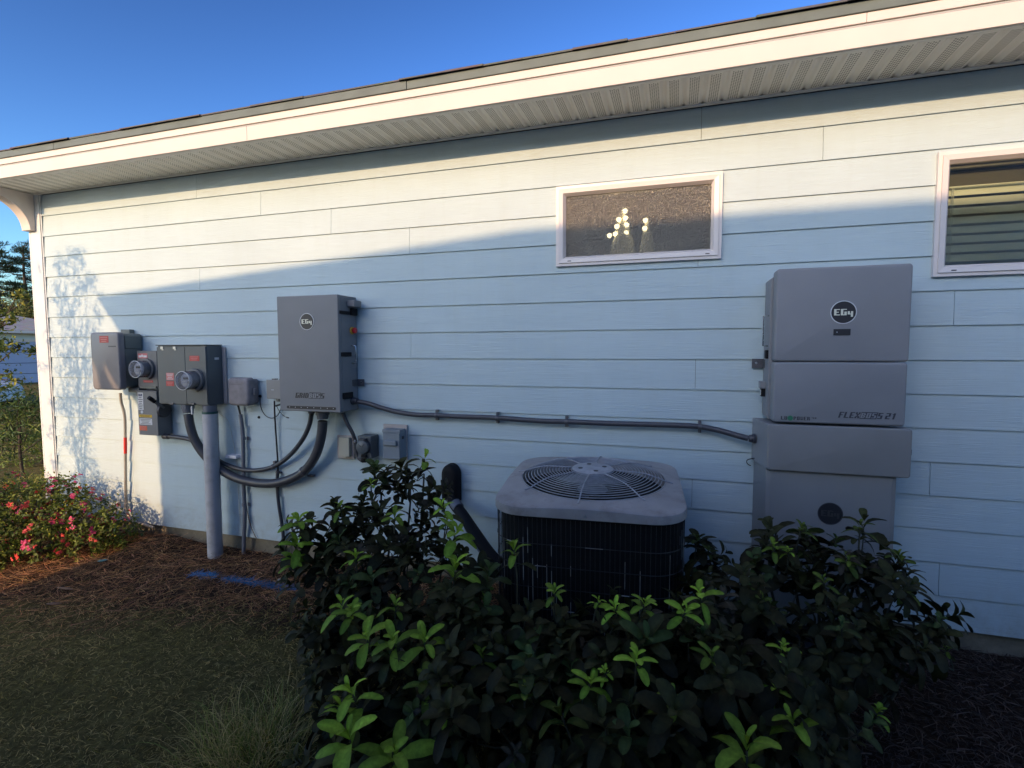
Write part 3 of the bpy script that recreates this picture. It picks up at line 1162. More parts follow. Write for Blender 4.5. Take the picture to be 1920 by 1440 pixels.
# windows
def build_window(w, fixed):
    x0, x1, z0, z1 = w
    mb = MB()

    def ring(a0, a1, ya, yb, ya2=None):
        """mitred frame between two insets, front at ya (outer) .. ya2 (inner)"""
        if ya2 is None:
            ya2 = ya
        o = [(x0 + a0, z0 + a0), (x1 - a0, z0 + a0), (x1 - a0, z1 - a0), (x0 + a0, z1 - a0)]
        i = [(x0 + a1, z0 + a1), (x1 - a1, z0 + a1), (x1 - a1, z1 - a1), (x0 + a1, z1 - a1)]
        for k in range(4):
            l = (k + 1) % 4
            g = 0.0004
            mb.add([(o[k][0], ya, o[k][1]), (o[l][0], ya, o[l][1]), (i[l][0], ya2, i[l][1]), (i[k][0], ya2, i[k][1]),
                    (o[k][0], yb, o[k][1]), (o[l][0], yb, o[l][1]), (i[l][0], yb, i[l][1]), (i[k][0], yb, i[k][1])],
                   [(0, 1, 2, 3), (7, 6, 5, 4), (0, 4, 5, 1), (2, 6, 7, 3), (1, 5, 6, 2), (0, 3, 7, 4)])
    ring(0.0, 0.018, -0.017, 0.030)
    ring(0.0185, 0.044, -0.024, 0.030, -0.020)
    ring(0.0445, 0.058, -0.019, 0.060, 0.004)
    fr = mb.build('window', M['wtrim'], hs)
    ins = 0.0575
    gx0, gx1, gz0, gz1 = x0 + ins, x1 - ins, z0 + ins, z1 - ins
    MB().box(gx0, gx1, 0.010, 0.014, gz0, gz1).build('pane', M['rainglass'] if fixed else M['glass'], fr)
    for xx in (x0 + 0.075, x1 - 0.085):
        MB().box(xx, xx + 0.022, -0.0245, -0.0235, z0 + 0.026, z0 + 0.031).build('weep_slot', M['ink'], fr)
    # room niche behind the glass
    nb = MB()
    yb, zc = 1.4, 2.70
    nb.box(x0 - 0.3, x1 + 0.3, yb, yb + 0.02, z0 - 0.6, zc)
    nb.box(x0 - 0.32, x0 - 0.3005, 0.101, yb + 0.02, z0 - 0.6, zc)
    nb.box(x1 + 0.3005, x1 + 0.32, 0.101, yb + 0.02, z0 - 0.6, zc)
    nb.box(x0 - 0.32, x1 + 0.32, 0.101, yb + 0.02, zc + 0.0005, zc + 0.02)
    nb.box(x0 - 0.32, x1 + 0.32, 0.101, yb + 0.02, z0 - 0.62, z0 - 0.6005)
    nb.build('interior', M['room'], fr)
    MB().box(gx0 - .02, gx1 + .02, 0.0615, 0.28, gz0 - 0.03, gz0 - 0.006).build('sill', M['wtrim'], fr)
    return fr, (gx0, gx1, gz0, gz1)


w1, g1 = build_window(WINDOWS[0], True)
w1['label'] = 'small obscure-glass window above the outdoor unit'
w2, g2 = build_window(WINDOWS[1], False)
w2['label'] = 'clear window with half-raised slatted blinds'
# slatted blinds lowered in the right window
mb = MB()
zt = XZ(1790, 352, 0.05)[1]
pitch = 0.0475
k = 0
z = zt - 0.024
while z > g2[2] + 0.02:
    # each slat a slim cambered strip, tilted
    a = R(61)
    c, s_ = math.cos(a), math.sin(a)
    hw = 0.0222
    vs = []
    for t in (-1, -0.5, 0, 0.5, 1):
        for xx in (g2[0] + 0.004, g2[1] - 0.004):
            camb = 0.0022 * (1 - t * t)
            vs.append((xx, 0.050 - t * hw * c - camb * s_, z - t * hw * s_ * -1 * -1))
    fs = [(2 * i, 2 * i + 1, 2 * i + 3, 2 * i + 2) for i in range(4)]
    mb.add(vs, fs)
    z -= pitch
sl_ = mb.build('blind', M['blind'], w2)
sm = sl_.modifiers.new('thick', 'SOLIDIFY')
sm.thickness = 0.0012
MB().box(g2[0] + .003, g2[1] - .003, 0.030, 0.075, zt - 0.004, zt + 0.002).build('blind_rail', M['blind'], w2)
MB().box(g2[0], g2[1], 0.03, 0.06, g2[3] - 0.018, g2[3] - 0.001).build('blind_headrail', M['blindhead'], w2)
MB().box(g2[0], g2[1], 0.078, 0.082, zt + 0.022, g2[3] - 0.0185).box(g2[0], g2[1], 0.071, 0.086, zt + 0.004, zt + 0.0215).build('reflection_standin', M['shade'], w2, bevel=0.002)  # added panel, stands in for the grey reflection above the blind
for xx in (g2[0] + 0.024, g2[0] + 0.031, g2[1] - 0.2):
    MB().tube([(xx, 0.027, zt - 0.002), (xx + 0.001, 0.027, zt - 0.2), (xx - 0.001, 0.027, g2[2] + 0.01)], 0.0014, 5, 1).build('blind_cord', M['blind'], w2)

# two small lit cone ornaments standing on the sill behind the obscure glass
BULBS = [((1172, 396), (1160, 412), (1173, 409), (1157, 425), (1175, 422), (1143, 442), (1154, 439), (1174, 437)),
         ((1210, 413), (1209, 428))]
for (px, top, rad, bulbs, lab) in ((1168, 386, 0.095, BULBS[0], 'larger lit cone ornament behind the obscure window glass'),
                                   (1214, 402, 0.060, BULBS[1], 'smaller lit cone ornament behind the obscure window glass')):
    x, zt_ = XZ(px, top, 0.13)
    zb = g1[2] - 0.0055
    th = thing('cone_ornament', lab, 'ornament', (x, 0.13, zb))
    prof = []
    nt_ = 4
    for k in range(nt_):
        t0, t1 = k / nt_, (k + 1) / nt_
        prof += [(rad * (1 - t0 * 0.92), (zt_ - zb) * t0), (rad * (1 - t1 * 0.92) * 0.86, (zt_ - zb) * t1 - 0.003)]
    MB().lathe((x, 0.13, zb), (0, 0, 1), prof, 20).build('cone', M['ornament'], th, smooth=True)
    for (bx, by) in bulbs:
        q = P(bx, by, 0.10)
        MB().lathe((q.x, 0.105 if rad < 0.08 else 0.095, q.z), (0, 0, 1), [(0.001, -0.016), (0.012, -0.010), (0.016, 0.001), (0.012, 0.011), (0.001, 0.016)], 10).build('bulb', M['bulb'], th, smooth=True)

# ------------------------------------------------------------------ electrical equipment on the wall
# inverter with a big smooth cover, leftmost
t = thing('inverter', 'leftmost wall unit with a smooth rounded grey cover and a red label', 'inverter', (-4.39, -0.003, 1.16))
MB().prism(rrect(-4.520, -4.245, 1.178, 1.622, 0.03), -0.0045, -0.155, 'y', inset=0.012).build('body', M['invbody'], t, bevel=0.002)
MB().prism(rrect(-4.546, -4.233, 1.166, 1.630, 0.028), -0.158, -0.207, 'y', inset=0.013).build('cover', M['cover'], t, smooth=True)
MB().box(-4.2455, -4.238, -0.148, -0.03, 1.50, 1.60).build('side_flap', M['invbody'], t, bevel=0.003)
MB().box(-4.425, -4.325, -0.045, -0.0035, 1.6225, 1.657).build('hanger', M['invbody'], t, bevel=0.004)
MB().box(-4.30, -4.18, -0.10, -0.03, 1.140, 1.177).build('gland_box', M['invbody'], t, bevel=0.006)
lx0, lz1 = XZ(186, 630, -0.208)
lx1, lz0 = XZ(203.5, 642.5, -0.208)
plate_label(t, 'warning_label', lx0, lx1, lz0, lz1, -0.2075, M['red'], M['faded'], 3)
mb = MB()
a_ = XZ(203, 649.5, -0.208)
mb.box(a_[0], a_[0] + 0.082, -0.2082, -0.2068, a_[1] - 0.004, a_[1] + 0.004)
mb.build('badge', M['inkgrey'], t)


def meter(parent, x, y, z, rg, r, L):
    """socket ring, glass canister and dial of an electricity meter sticking out of a plate at y"""
    MB().ringplate((x, y - 0.0005, z), (0, -1, 0), r * 0.99, rg, 0.022).build('meter_ring', M['socket'], parent, bevel=0.003)
    g = MB().lathe((x, y - 0.001, z), (0, -1, 0), [(r * 0.985, 0.0), (r * 0.985, 0.02), (r, 0.024), (r, L - 0.02), (r * 0.97, L - 0.006), (r * 0.90, L)], 36).build('meter_glass', M['meterglass'], parent, smooth=True)
    MB().cyl((x, y - 0.002, z), (0, -1, 0), r * 0.86, r * 0.82, L * 0.62, 32).build('meter_body', M['meterdark'], parent, smooth=True)
    yf = y - 0.002 - L * 0.62
    MB().ringplate((x, y - L + 0.010, z), (0, -1, 0), r * 0.94, r * 1.012, 0.008).build('meter_rim', M['silver'], parent, bevel=0.002)
    dial = MB().cyl((x, yf - 0.0002, z), (0, -1, 0), r * 0.80, r * 0.80, 0.004, 32).build('dial', M['meterface'], parent)
    MB().box(x - r * 0.36, x + r * 0.36, yf - 0.009, yf - 0.0045, z + r * 0.10, z + r * 0.34).build('display', M['ink'], dial)
    MB().box(x - r * 0.3, x + r * 0.3, yf - 0.0065, yf - 0.0045, z + r * 0.46, z + r * 0.60).build('nameplate', M['silver'], dial)
    MB().box(x - r * 0.55, x - r * 0.05, yf - 0.0065, yf - 0.0045, z - r * 0.16, z - r * 0.08).build('nameplate', M['silver'], dial)
    MB().box(x - r * 0.45, x + r * 0.05, yf - 0.0065, yf - 0.0045, z - r * 0.55, z - r * 0.30).build('rating_label', M['silver'], dial)
    MB().cyl((x + r * 0.40, yf - 0.0045, z - r * 0.22), (0, -1, 0), r * 0.16, r * 0.16, 0.004, 16).build('sensor', M['ink'], dial)
    return g


# small meter socket
t = thing('meter_box', 'small grey meter socket with round glass meter between cover and dark double cabinet', 'meter', (-4.075, -0.003, 1.18))
MB().box(-4.182, -3.968, -0.10, -0.003, 1.184, 1.480).build('socket_box', M['socket'], t, bevel=0.004)
MB().box(-4.150, -3.975, -0.112, -0.1005, 1.176, 1.196).build('latch_tab', M['invbody'], t, bevel=0.002)
meter(t, -4.072, -0.10, 1.335, 0.084, 0.067, 0.106)
mb = MB()
x0_, z0_ = XZ(259, 669, -0.101)
mb.use(0).box(x0_, x0_ + 0.10, -0.1012, -0.0995, z0_ - 0.012, z0_ + 0.028)
mb.use(1)
mb.box(x0_ + 0.006, x0_ + 0.034, -0.102, -0.1013, z0_ - 0.004, z0_ + 0.012)
mb.box(x0_ + 0.058, x0_ + 0.094, -0.102, -0.1013, z0_ - 0.004, z0_ + 0.012)
mb.cyl((x0_ + 0.045, -0.1013, z0_ + 0.008), (0, -1, 0), 0.011, 0.011, 0.0008, 14)
mb.build('number_label', [M['faded'], M['silver']], t)
x0_, z0_ = XZ(269, 713, -0.101)
x1_, z1_ = XZ(287, 717.5, -0.101)
plate_label(t, 'warning_label', x0_, x1_, z1_, z0_, -0.1003, M['red'], M['faded'], 1)

# disconnect switch below
t = thing('disconnect_switch', 'grey disconnect switch box with a black-tipped lever and yellow, white and orange stickers', 'switch', (-4.05, -0.003, 0.79))
MB().box(-4.168, -3.958, -0.125, -0.003, 0.797, 1.150).build('switch_box', M['disc'], t, bevel=0.004)
MB().box(-4.175, -3.951, -0.129, -0.02, 1.1505, 1.160).build('rain_lid', M['disc'], t, bevel=0.003)
MB().cyl((-3.957, -0.075, 1.00), (1, 0, 0), 0.060, 0.055, 0.024, 28).build('lever_hub', M['inkgrey'], t, bevel=0.004)
lv = MB()
lv.tube([(-3.94, -0.085, 1.02), (-3.94, -0.115, 1.045), (-3.945, -0.15, 1.075)], 0.013, 8, 3)
lo = lv.build('lever', M['disc'], t, smooth=True)
MB().tube([(-3.9452, -0.151, 1.076), (-3.950, -0.185, 1.105), (-3.951, -0.195, 1.113)], 0.0165, 8, 2).build('lever_grip', M['rubber'], lo, smooth=True)
YL = -0.1254


def front_label(parent, name, p0, p1, y, m, lm=None, n=0, label=None):
    (xa, za), (xb, zb) = XZ(*p0, y), XZ(*p1, y)
    return plate_label(parent, name, xa, xb, zb, za, y, m, lm, n, label)


front_label(t, 'maker_label', (258, 736), (269.5, 769), YL, M['paper'], M['inkgrey'], 9)
mb = MB()
xa, za = XZ(259.5, 740, YL)
letters(mb, 'EATON', xa, za - 0.008, 0.0062, 0.013, YL - 0.0016)
mb.build('lettering', M['inkblue'], t)
front_label(t, 'caution_label', (261, 777), (285, 783), YL, M['yellow'], M['ink'], 2)
front_label(t, 'instruction_label', (261.5, 784), (285.5, 797), YL, M['paper'], M['clamp'], 4)
front_label(t, 'notice_label', (262, 798), (276, 807.5), YL, M['orange'], M['faded'], 3)
q = XZ(266.5, 772.5, YL)
MB().cyl((q[0], YL + 0.001, q[1]), (0, -1, 0), 0.012, 0.012, 0.004, 16).build('padlock_stud', M['silver'], t)
MB().box(-4.215, -4.169, -0.10, -0.02, 1.105, 1.145).build('hub_fitting', M['invbody'], t, bevel=0.008)

# big dark meter cabinet
t = thing('meter_cabinet', 'large dark grey double-door cabinet with a protruding glass meter and red labels', 'cabinet', (-3.64, -0.003, 1.06))
MB().box(-3.887, -3.393, -0.150, -0.0135, 1.061, 1.520).build('cabinet_body', M['cabd'], t, bevel=0.003)
MB().box(-3.885, -3.6015, -0.162, -0.1505, 1.068, 1.509).build('door', M['cabd'], t, bevel=0.002)
MB().box(-3.5985, -3.395, -0.162, -0.1505, 1.068, 1.509).build('door', M['cabd'], t, bevel=0.002)
MB().box(-3.892, -3.388, -0.166, -0.012, 1.5205, 1.527).build('rain_lid', M['cabd'], t, bevel=0.002)
meter(t, -3.503, -0.162, 1.258, 0.088, 0.070, 0.118)
front_label(t, 'warning_label', (355, 667), (374, 677), -0.1624, M['red'], M['faded'], 3)
front_label(t, 'faded_label', (311.5, 699), (326.5, 713), -0.1624, M['faded'], M['paper'], 4)
front_label(t, 'notice_label', (311.5, 714.5), (326.5, 724), -0.1624, M['red'], M['faded'], 3)
for px in (304, 327.5):
    q = XZ(px, 652.5, -0.163)
    MB().box(q[0] - 0.014, q[0] + 0.014, -0.168, -0.1625, q[1] - 0.009, q[1] + 0.011).box(q[0] - 0.004, q[0] + 0.016, -0.1655, -0.1625, q[1] - 0.018, q[1] - 0.0095).build('hinge', M['zinc'], t, bevel=0.001)
for px in (323, 362):
    q = XZ(px, 756, -0.163)
    MB().box(q[0] - 0.022, q[0] + 0.022, -0.172, -0.1625, q[1] - 0.012, q[1] + 0.006).build('latch', M['clamp'], t, bevel=0.004)
MB().box(-3.3925, -3.391, -0.085, -0.045, 1.41, 1.428).build('rating_plate', M['paper'], t)
q = XZ(362, 762, -0.12)
MB().box(q[0] - 0.006, q[0] + 0.006, -0.135, -0.12, 0.985, 1.05).build('seal_tag', M['paper'], t)
# wooden backing board
tag(MB().box(-3.80, -3.362, -0.0115, -0.0025, 1.064, 1.506).build('backing_board', M['mount'], None, bevel=0.002), 'pinkish tan board behind the dark meter cabinet', 'backing board')

# telephone interface box
t = thing('telecom_box', 'weathered rounded grey plastic box right of the dark meter cabinet', 'utility box', (-3.15, -0.003, 1.06))
MB().prism(rrect(-3.275, -3.060, 1.075, 1.262, 0.018), -0.003, -0.045, 'y').build('base', M['telecom'], t, bevel=0.003)
MB().prism(rrect(-3.258, -3.058, 1.062, 1.275, 0.030), -0.0455, -0.108, 'y', inset=0.022).build('cover', M['telecom'], t, smooth=True)
MB().box(-3.235, -3.09, -0.1105, -0.1075, 1.225, 1.245).build('ridge', M['telecom'], t, bevel=0.002)
MB().box(-3.058, -3.040, -0.065, -0.040, 1.145, 1.195).build('hasp', M['telecom'], t, bevel=0.004)

# small square box beside the tall grey cabinet
t = thing('junction_box', 'small square grey box tucked against the left side of the tall grey cabinet', 'junction box', (-2.85, -0.003, 1.12))
MB().box(-2.925, -2.785, -0.048, -0.003, 1.122, 1.258).build('box_base', M['smallbox'], t, bevel=0.004)
MB().box(-2.928, -2.782, -0.066, -0.0485, 1.119, 1.261).build('box_lid', M['smallbox'], t, bevel=0.004)
MB().cyl((-2.845, -0.03, 1.1185), (0, 0, -1), 0.024, 0.019, 0.022, 18).build('gland', M['smallbox'], t, bevel=0.002)
for xx in (-2.885, -2.818):
    MB().box(xx, xx + 0.028, -0.055, -0.02, 1.2615, 1.270).build('screw_boss', M['clamp'], t)
q = XZ(511, 731, -0.067)
MB().box(q[0] - 0.012, q[0] + 0.012, -0.0675, -0.0662, q[1] - 0.002, q[1] + 0.002).build('mark', M['silver'], t)


def badge(parent, x, y, z, r, print_m, ring_m):
    MB().ringplate((x, y + 0.0005, z), (0, -1, 0), r * 0.935, r, 0.003, 44).build('badge_ring', ring_m, parent)
    MB().cyl((x, y + 0.0005, z), (0, -1, 0), r * 0.93, r * 0.93, 0.002, 44).build('badge_disc', M['ink'], parent)
    mb = MB()
    w = r * 0.48
    letters(mb, 'EG', x - r * 0.72, z - r * 0.26, w * 0.92, r * 0.54, y - 0.0030, gap=0.16)
    letters(mb, '4', x + r * 0.31, z - r * 0.40, w * 0.84, r * 0.48, y - 0.0030)
    mb.build('badge_lettering', print_m, parent)


# tall transfer-switch cabinet
t = thing('transfer_cabinet', 'tall grey wall cabinet with GRIDBOSS lettering, a round badge and a red stop button', 'cabinet', (-2.42, -0.003, 1.055))
GX0, GX1, GZ0, GZ1, GYF = -2.672, -2.171, 1.056, 1.857, -0.220
MB().box(GX0 + 0.006, GX1 - 0.001, -0.185, -0.0055, GZ0 + 0.002, GZ1 - 0.002).build('cabinet_body', M['cab'], t, bevel=0.004)
MB().box(GX0, GX1, GYF, -0.1855, GZ0, GZ1).build('front_cover', M['cab'], t, bevel=0.007, seg=3)
q = XZ(575.5, 603, GYF)
badge(t, q[0], GYF - 0.0005, q[1], 0.0575, M['cream'], M['silver'])
# lettering: GRID solid, BOS reversed out of a dark box, final S solid, all slanted
xa, za = XZ(553.8, 745.5, GYF)
xb, zb = XZ(611, 736, GYF)
hh = 0.036
w_ = (xb - xa) / (8 * 1.16)
mb = MB()
xe = letters(mb, 'GRID', xa, za - 0.001, w_, hh, GYF - 0.0011, gap=0.16, shear=0.22)
sh = 0.22
bx0, bx1 = xe - w_ * 0.02, xe + w_ * 1.16 * 3 - w_ * 0.02
pz = 0.003
mb.add([(bx0 - sh * pz, GYF - 0.0011, za - pz), (bx1 - sh * pz, GYF - 0.0011, za - pz), (bx1 + sh * (hh + pz), GYF - 0.0011, za + hh + pz), (bx0 + sh * (hh + pz), GYF - 0.0011, za + hh + pz),
        (bx0 - sh * pz, GYF - 0.0003, za - pz), (bx1 - sh * pz, GYF - 0.0003, za - pz), (bx1 + sh * (hh + pz), GYF - 0.0003, za + hh + pz), (bx0 + sh * (hh + pz), GYF - 0.0003, za + hh + pz)],
       [(0, 1, 2, 3), (4, 7, 6, 5), (0, 4, 5, 1), (3, 2, 6, 7), (0, 3, 7, 4), (1, 5, 6, 2)])
letters(mb, 'S', bx1 + w_ * 0.10, za - 0.001, w_, hh, GYF - 0.0011, gap=0.16, shear=0.22)
mb.build('lettering', M['ink'], t)
mb = MB()
letters(mb, 'BOS', xe + w_ * 0.06, za + 0.001, w_ * 0.98, hh * 0.90, GYF - 0.0022, gap=0.17, shear=0.22)
mb.build('reversed_lettering', M['cab2'], t)
# status light strip
xa, za = XZ(538, 763.0, GYF)
xb, zb = XZ(630, 766.6, GYF)
MB().prism(rrect(xa, xb, za - 0.010, za + 0.010, 0.0095), GYF + 0.0005, GYF - 0.0016, 'y').build('status_strip', M['ink'], t)
for fx in (0.06, 0.18, 0.30, 0.43, 0.56, 0.70, 0.83, 0.95):
    x = xa + (xb - xa) * fx
    MB().cyl((x, GYF - 0.0017, za + 0.001), (0, -1, 0), 0.0026, 0.0026, 0.0006, 10).build('status_dot', M['silver'], t)
# right side fittings
SX = GX1 - 0.001


def side_z(px, py, x=GX1):
    """height and depth on the plane x seen at this pixel"""
    d = AF * F_PX + AR * (px - 960) - AU * (py - 720)
    k = (x - CAM.x) / d.x
    p = CAM + d * k
    return p.y, p.z


def side_block(name, p0, p1, out, m, bev=0.003, x=GX1):
    (ya, za), (yb, zb) = side_z(*p0, x), side_z(*p1, x)
    zc0, zc1 = min(za, zb), max(za, zb)
    y0_, y1_ = min(ya, yb), max(ya, yb)
    return MB().box(x - 0.001, x + out, y0_, y1_, zc0, zc1).build(name, m, t, bevel=bev)


side_block('clasp', (636, 582), (654, 590), 0.012, M['rubber'])
side_block('clasp', (639, 660.5), (657, 668), 0.012, M['rubber'])
side_block('clasp', (642, 737), (660, 746), 0.012, M['rubber'])
side_block('antenna_hood', (650, 563), (664, 577), 0.060, M['cab'], 0.006)
side_block('antenna_plug', (656, 578), (666, 592), 0.022, M['rubber'], 0.004)
yy, zz = side_z(659.5, 620)
MB().cyl((GX1 - 0.001, yy, zz), (1, 0, 0), 0.026, 0.026, 0.012, 24).build('button_collar', M['yellowbtn'], t, bevel=0.002)
MB().lathe((GX1 + 0.011, yy, zz), (1, 0, 0), [(0.012, 0), (0.012, 0.008), (0.021, 0.010), (0.021, 0.020), (0.015, 0.025)], 22).build('stop_button', M['redbtn'], t, smooth=True)
(ya, za), (yb, zb) = side_z(659, 648), side_z(662, 681)
MB().tube([(GX1 - 0.002, ya, za), (GX1 + 0.026, ya, za), (GX1 + 0.034, ya, za - 0.010), (GX1 + 0.034, ya, zb + 0.010), (GX1 + 0.026, ya, zb), (GX1 - 0.002, ya, zb)], 0.0045, 8, 1).build('handle', M['steel'], t, smooth=True)
MB().box(GX1 - 0.001, GX1 + 0.055, -0.0125, -0.009, 1.225, 1.275).box(GX1 - 0.001, GX1 + 0.002, -0.075, -0.0125, 1.228, 1.272).build('wall_tab', M['clamp'], t, bevel=0.001)
MB().cyl((GX1 + 0.032, -0.0126, 1.255), (0, -1, 0), 0.007, 0.006, 0.004, 10).build('bolt', M['steel'], t)

# white adapter box
t = thing('adapter_box', 'tiny white box fixed beside the thin vertical grey conduit', 'small box', (-3.31, -0.003, 0.63))
MB().box(-3.366, -3.262, -0.046, -0.006, 0.636, 0.662).box(-3.35, -3.245, -0.0055, -0.0025, 0.632, 0.666).build('case', M['white'], t, bevel=0.002)
MB().cyl((-3.33, -0.0462, 0.648), (0, -1, 0), 0.003, 0.003, 0.001, 10).build('indicator', M['ink'], t)

# beige outlet cover
t = thing('outlet_cover', 'beige weatherproof outlet cover left of the dark round inlet', 'outlet', (-2.27, -0.003, 0.69))
MB().box(-2.352, -2.213, -0.016, -0.0025, 0.692, 0.862).build('plate', M['mount'], t, bevel=0.002)
MB().box(-2.316, -2.230, -0.050, -0.0165, 0.714, 0.853).build('flip_lid', M['beige'], t, bevel=0.004)
MB().box(-2.290, -2.262, -0.046, -0.018, 0.706, 0.7135).build('catch', M['beige'], t)

# round power inlet
t = thing('inlet_box', 'dark grey square box with a round flip-cover power inlet', 'power inlet', (-2.07, -0.003, 0.722))
MB().box(-2.122, -2.015, -0.100, -0.003, 0.724, 0.882).build('inlet_housing', M['cabd'], t, bevel=0.003)
q = XZ(681, 838, -0.115)
MB().cyl((q[0], -0.1005, q[1]), (0, -1, 0), 0.053, 0.050, 0.018, 30).build('inlet_collar', M['inkgrey'], t, bevel=0.002)
cv = MB().lathe((q[0], -0.119, q[1]), (0, -1, 0), [(0.047, 0), (0.049, 0.003), (0.048, 0.012), (0.042, 0.017)], 30).build('flip_cover', M['cabd'], t, smooth=True)
mb = MB()
for an in (50, 140):
    c_, s_ = math.cos(R(an)), math.sin(R(an))
    mb.tube([(q[0] + c_ * 0.006, -0.1365, q[1] + s_ * 0.006), (q[0] + c_ * 0.034, -0.1365, q[1] + s_ * 0.034)], 0.0022, 6, 1)
mb.build('emboss', M['inkgrey'], cv)
MB().box(q[0] - 0.026, q[0] + 0.026, -0.134, -0.1005, q[1] + 0.049, q[1] + 0.060).build('hinge', M['inkgrey'], t, bevel=0.002)
MB().box(q[0] - 0.018, q[0] + 0.02, -0.12, -0.102, q[1] - 0.076, q[1] - 0.056).build('cover_latch', M['rubber'], t, bevel=0.003)

# pull-out AC disconnect
t = thing('pullout_disconnect', 'blue-grey pull-out disconnect box with a moulded handle on a pinkish plate', 'switch', (-1.87, -0.003, 0.715))
MB().box(-1.966, -1.780, -0.017, -0.0025, 0.712, 0.960).build('plate', M['mount'], t, bevel=0.002)
MB().box(-1.918, -1.787, -0.095, -0.0175, 0.732, 0.925).build('housing', M['lightgrey'], t, bevel=0.003)
MB().box(-1.922, -1.782, -0.108, -0.03, 0.915, 0.938).build('rain_hood', M['lightgrey'], t, bevel=0.004)
MB().box(-1.916, -1.789, -0.106, -0.0955, 0.734, 0.9145).build('front_door', M['lightgrey'], t, bevel=0.002)
MB().box(-1.908, -1.806, -0.124, -0.1065, 0.828, 0.866).build('handle', M['lightgrey'], t, bevel=0.008, seg=3)
MB().box(-1.7865, -1.781, -0.075, -0.055, 0.87, 0.89).build('hasp', M['inkgrey'], t)

# ---- inverter, cable cover and battery stack on the right
t = thing('hybrid_inverter', 'large grey inverter with round badge and FLEXBOSS 21 lettering, top of the right stack', 'inverter', (0.77, -0.003, 1.105))
FY = -0.258
MB().prism(rrect(0.472, 1.048, 1.108, 1.862, 0.018), -0.004, -0.170, 'y').build('chassis', M['cab2'], t, bevel=0.004)
f0, f1 = 0.485, 1.075
MB().prism(rrect(f0, f1, 1.4195, 1.891, 0.016), -0.171, FY, 'y', inset=0.010).build('upper_cover', M['cab2'], t, smooth=True)
MB().prism(rrect(f0, f1 - 0.003, 1.104, 1.4165, 0.016), -0.171, FY, 'y', inset=0.010).build('lower_cover', M['cab2'], t, smooth=True)
q = XZ(1581.5, 585.5, FY)
badge(t, q[0], FY - 0.0005, q[1], 0.0575, M['cream'], M['silver'])
(xa, za), (xb, zb) = XZ(1562.8, 617, FY), XZ(1594.5, 628.5, FY)
MB().box(xa, xb, FY - 0.0025, FY + 0.0005, zb, za).build('display', M['ink'], t, bevel=0.001)
MB().cyl((xa + 0.015, FY - 0.0026, (za + zb) / 2), (0, -1, 0), 0.0025, 0.0025, 0.0006, 8).build('display_dot', M['silver'], t)
xa, za = XZ(1571, 783, FY)
xb, zb = XZ(1685, 786, FY)
w_ = (xb - xa) / (11 * 1.18)
hh = 0.030
mb = MB()
sh = 0.28
xe = letters(mb, 'FLEX', xa, za, w_, hh, FY - 0.0012, gap=0.18, shear=sh)
bx0, bx1 = xe - w_ * 0.04, xe + w_ * 1.18 * 3
pz = 0.002


def para(mb, x0, x1, z0, z1, zr):
    mb.add([(x0 + sh * (z0 - zr), FY - 0.0012, z0), (x1 + sh * (z0 - zr), FY - 0.0012, z0), (x1 + sh * (z1 - zr), FY - 0.0012, z1), (x0 + sh * (z1 - zr), FY - 0.0012, z1),
            (x0 + sh * (z0 - zr), FY - 0.0004, z0), (x1 + sh * (z0 - zr), FY - 0.0004, z0), (x1 + sh * (z1 - zr), FY - 0.0004, z1), (x0 + sh * (z1 - zr), FY - 0.0004, z1)],
           [(0, 1, 2, 3), (4, 7, 6, 5), (0, 4, 5, 1), (3, 2, 6, 7), (0, 3, 7, 4), (1, 5, 6, 2)])


para(mb, bx0, bx1, za - pz, za + hh + pz, za)
xs2 = letters(mb, 'S', bx1 + w_ * 0.12, za, w_, hh, FY - 0.0012, gap=0.18, shear=sh)
letters(mb, '21', xs2 + w_ * 0.45, za, w_, hh, FY - 0.0012, gap=0.18, shear=sh)
mb.build('lettering', M['inkgrey'], t)
mb = MB()
letters(mb, 'BOS', xe + w_ * 0.1, za + 0.002, w_ * 0.94, hh * 0.86, FY - 0.0022, gap=0.22, shear=sh)
mb.build('reversed_lettering', M['cab2'], t)
xa, za = XZ(1464, 786.5, FY)
mb = MB()
xe = letters(mb, 'LU', xa, za, 0.013, 0.018, FY - 0.0012, gap=0.25)
letters(mb, 'POWER', xe + 0.026, za, 0.0125, 0.018, FY - 0.0012, gap=0.25)
mb.build('maker_lettering', M['inkgrey'], t)
mb = MB()
letters(mb, 'TEK', xe + 0.108, za + 0.009, 0.0065, 0.008, FY - 0.0012, gap=0.25)
mb.build('small_lettering', M['inkgrey'], t)
MB().cyl((xe + 0.011, FY + 0.0002, za + 0.009), (0, -1, 0), 0.013, 0.013, 0.0014, 20).build('green_dot', M['green'], t)
# left side: handle, clasp, wall tab, antenna hood
CX = 0.472
MB().tube([(CX + .001, -0.145, 1.66), (CX - 0.026, -0.145, 1.66), (CX - 0.026, -0.145, 1.50), (CX + .001, -0.145, 1.50)], 0.0045, 8, 1).build('handle', M['steel'], t, smooth=True)
MB().box(CX - 0.014, CX + .001, -0.165, -0.125, 1.432, 1.478).build('clasp', M['rubber'], t, bevel=0.004)
MB().box(CX - 0.06, CX + .001, -0.0125, -0.009, 1.375, 1.428).box(CX - 0.003, CX + 0.001, -0.06, -0.0125, 1.378, 1.425).build('wall_tab', M['clamp'], t, bevel=0.001)
MB().cyl((CX - 0.038, -0.0126, 1.405), (0, -1, 0), 0.008, 0.007, 0.004, 10).build('bolt', M['steel'], t)
MB().box(CX - 0.028, CX + .001, -0.11, -0.045, 1.266, 1.306).build('antenna_hood', M['cab2'], t, bevel=0.004)
MB().box(CX - 0.02, CX + .001, -0.10, -0.055, 1.222, 1.2655).build('antenna_plug', M['rubber'], t, bevel=0.002)
MB().box(CX - 0.0215, CX - 0.0195, -0.085, -0.070, 1.228, 1.258).build('port', M['silver'], t)


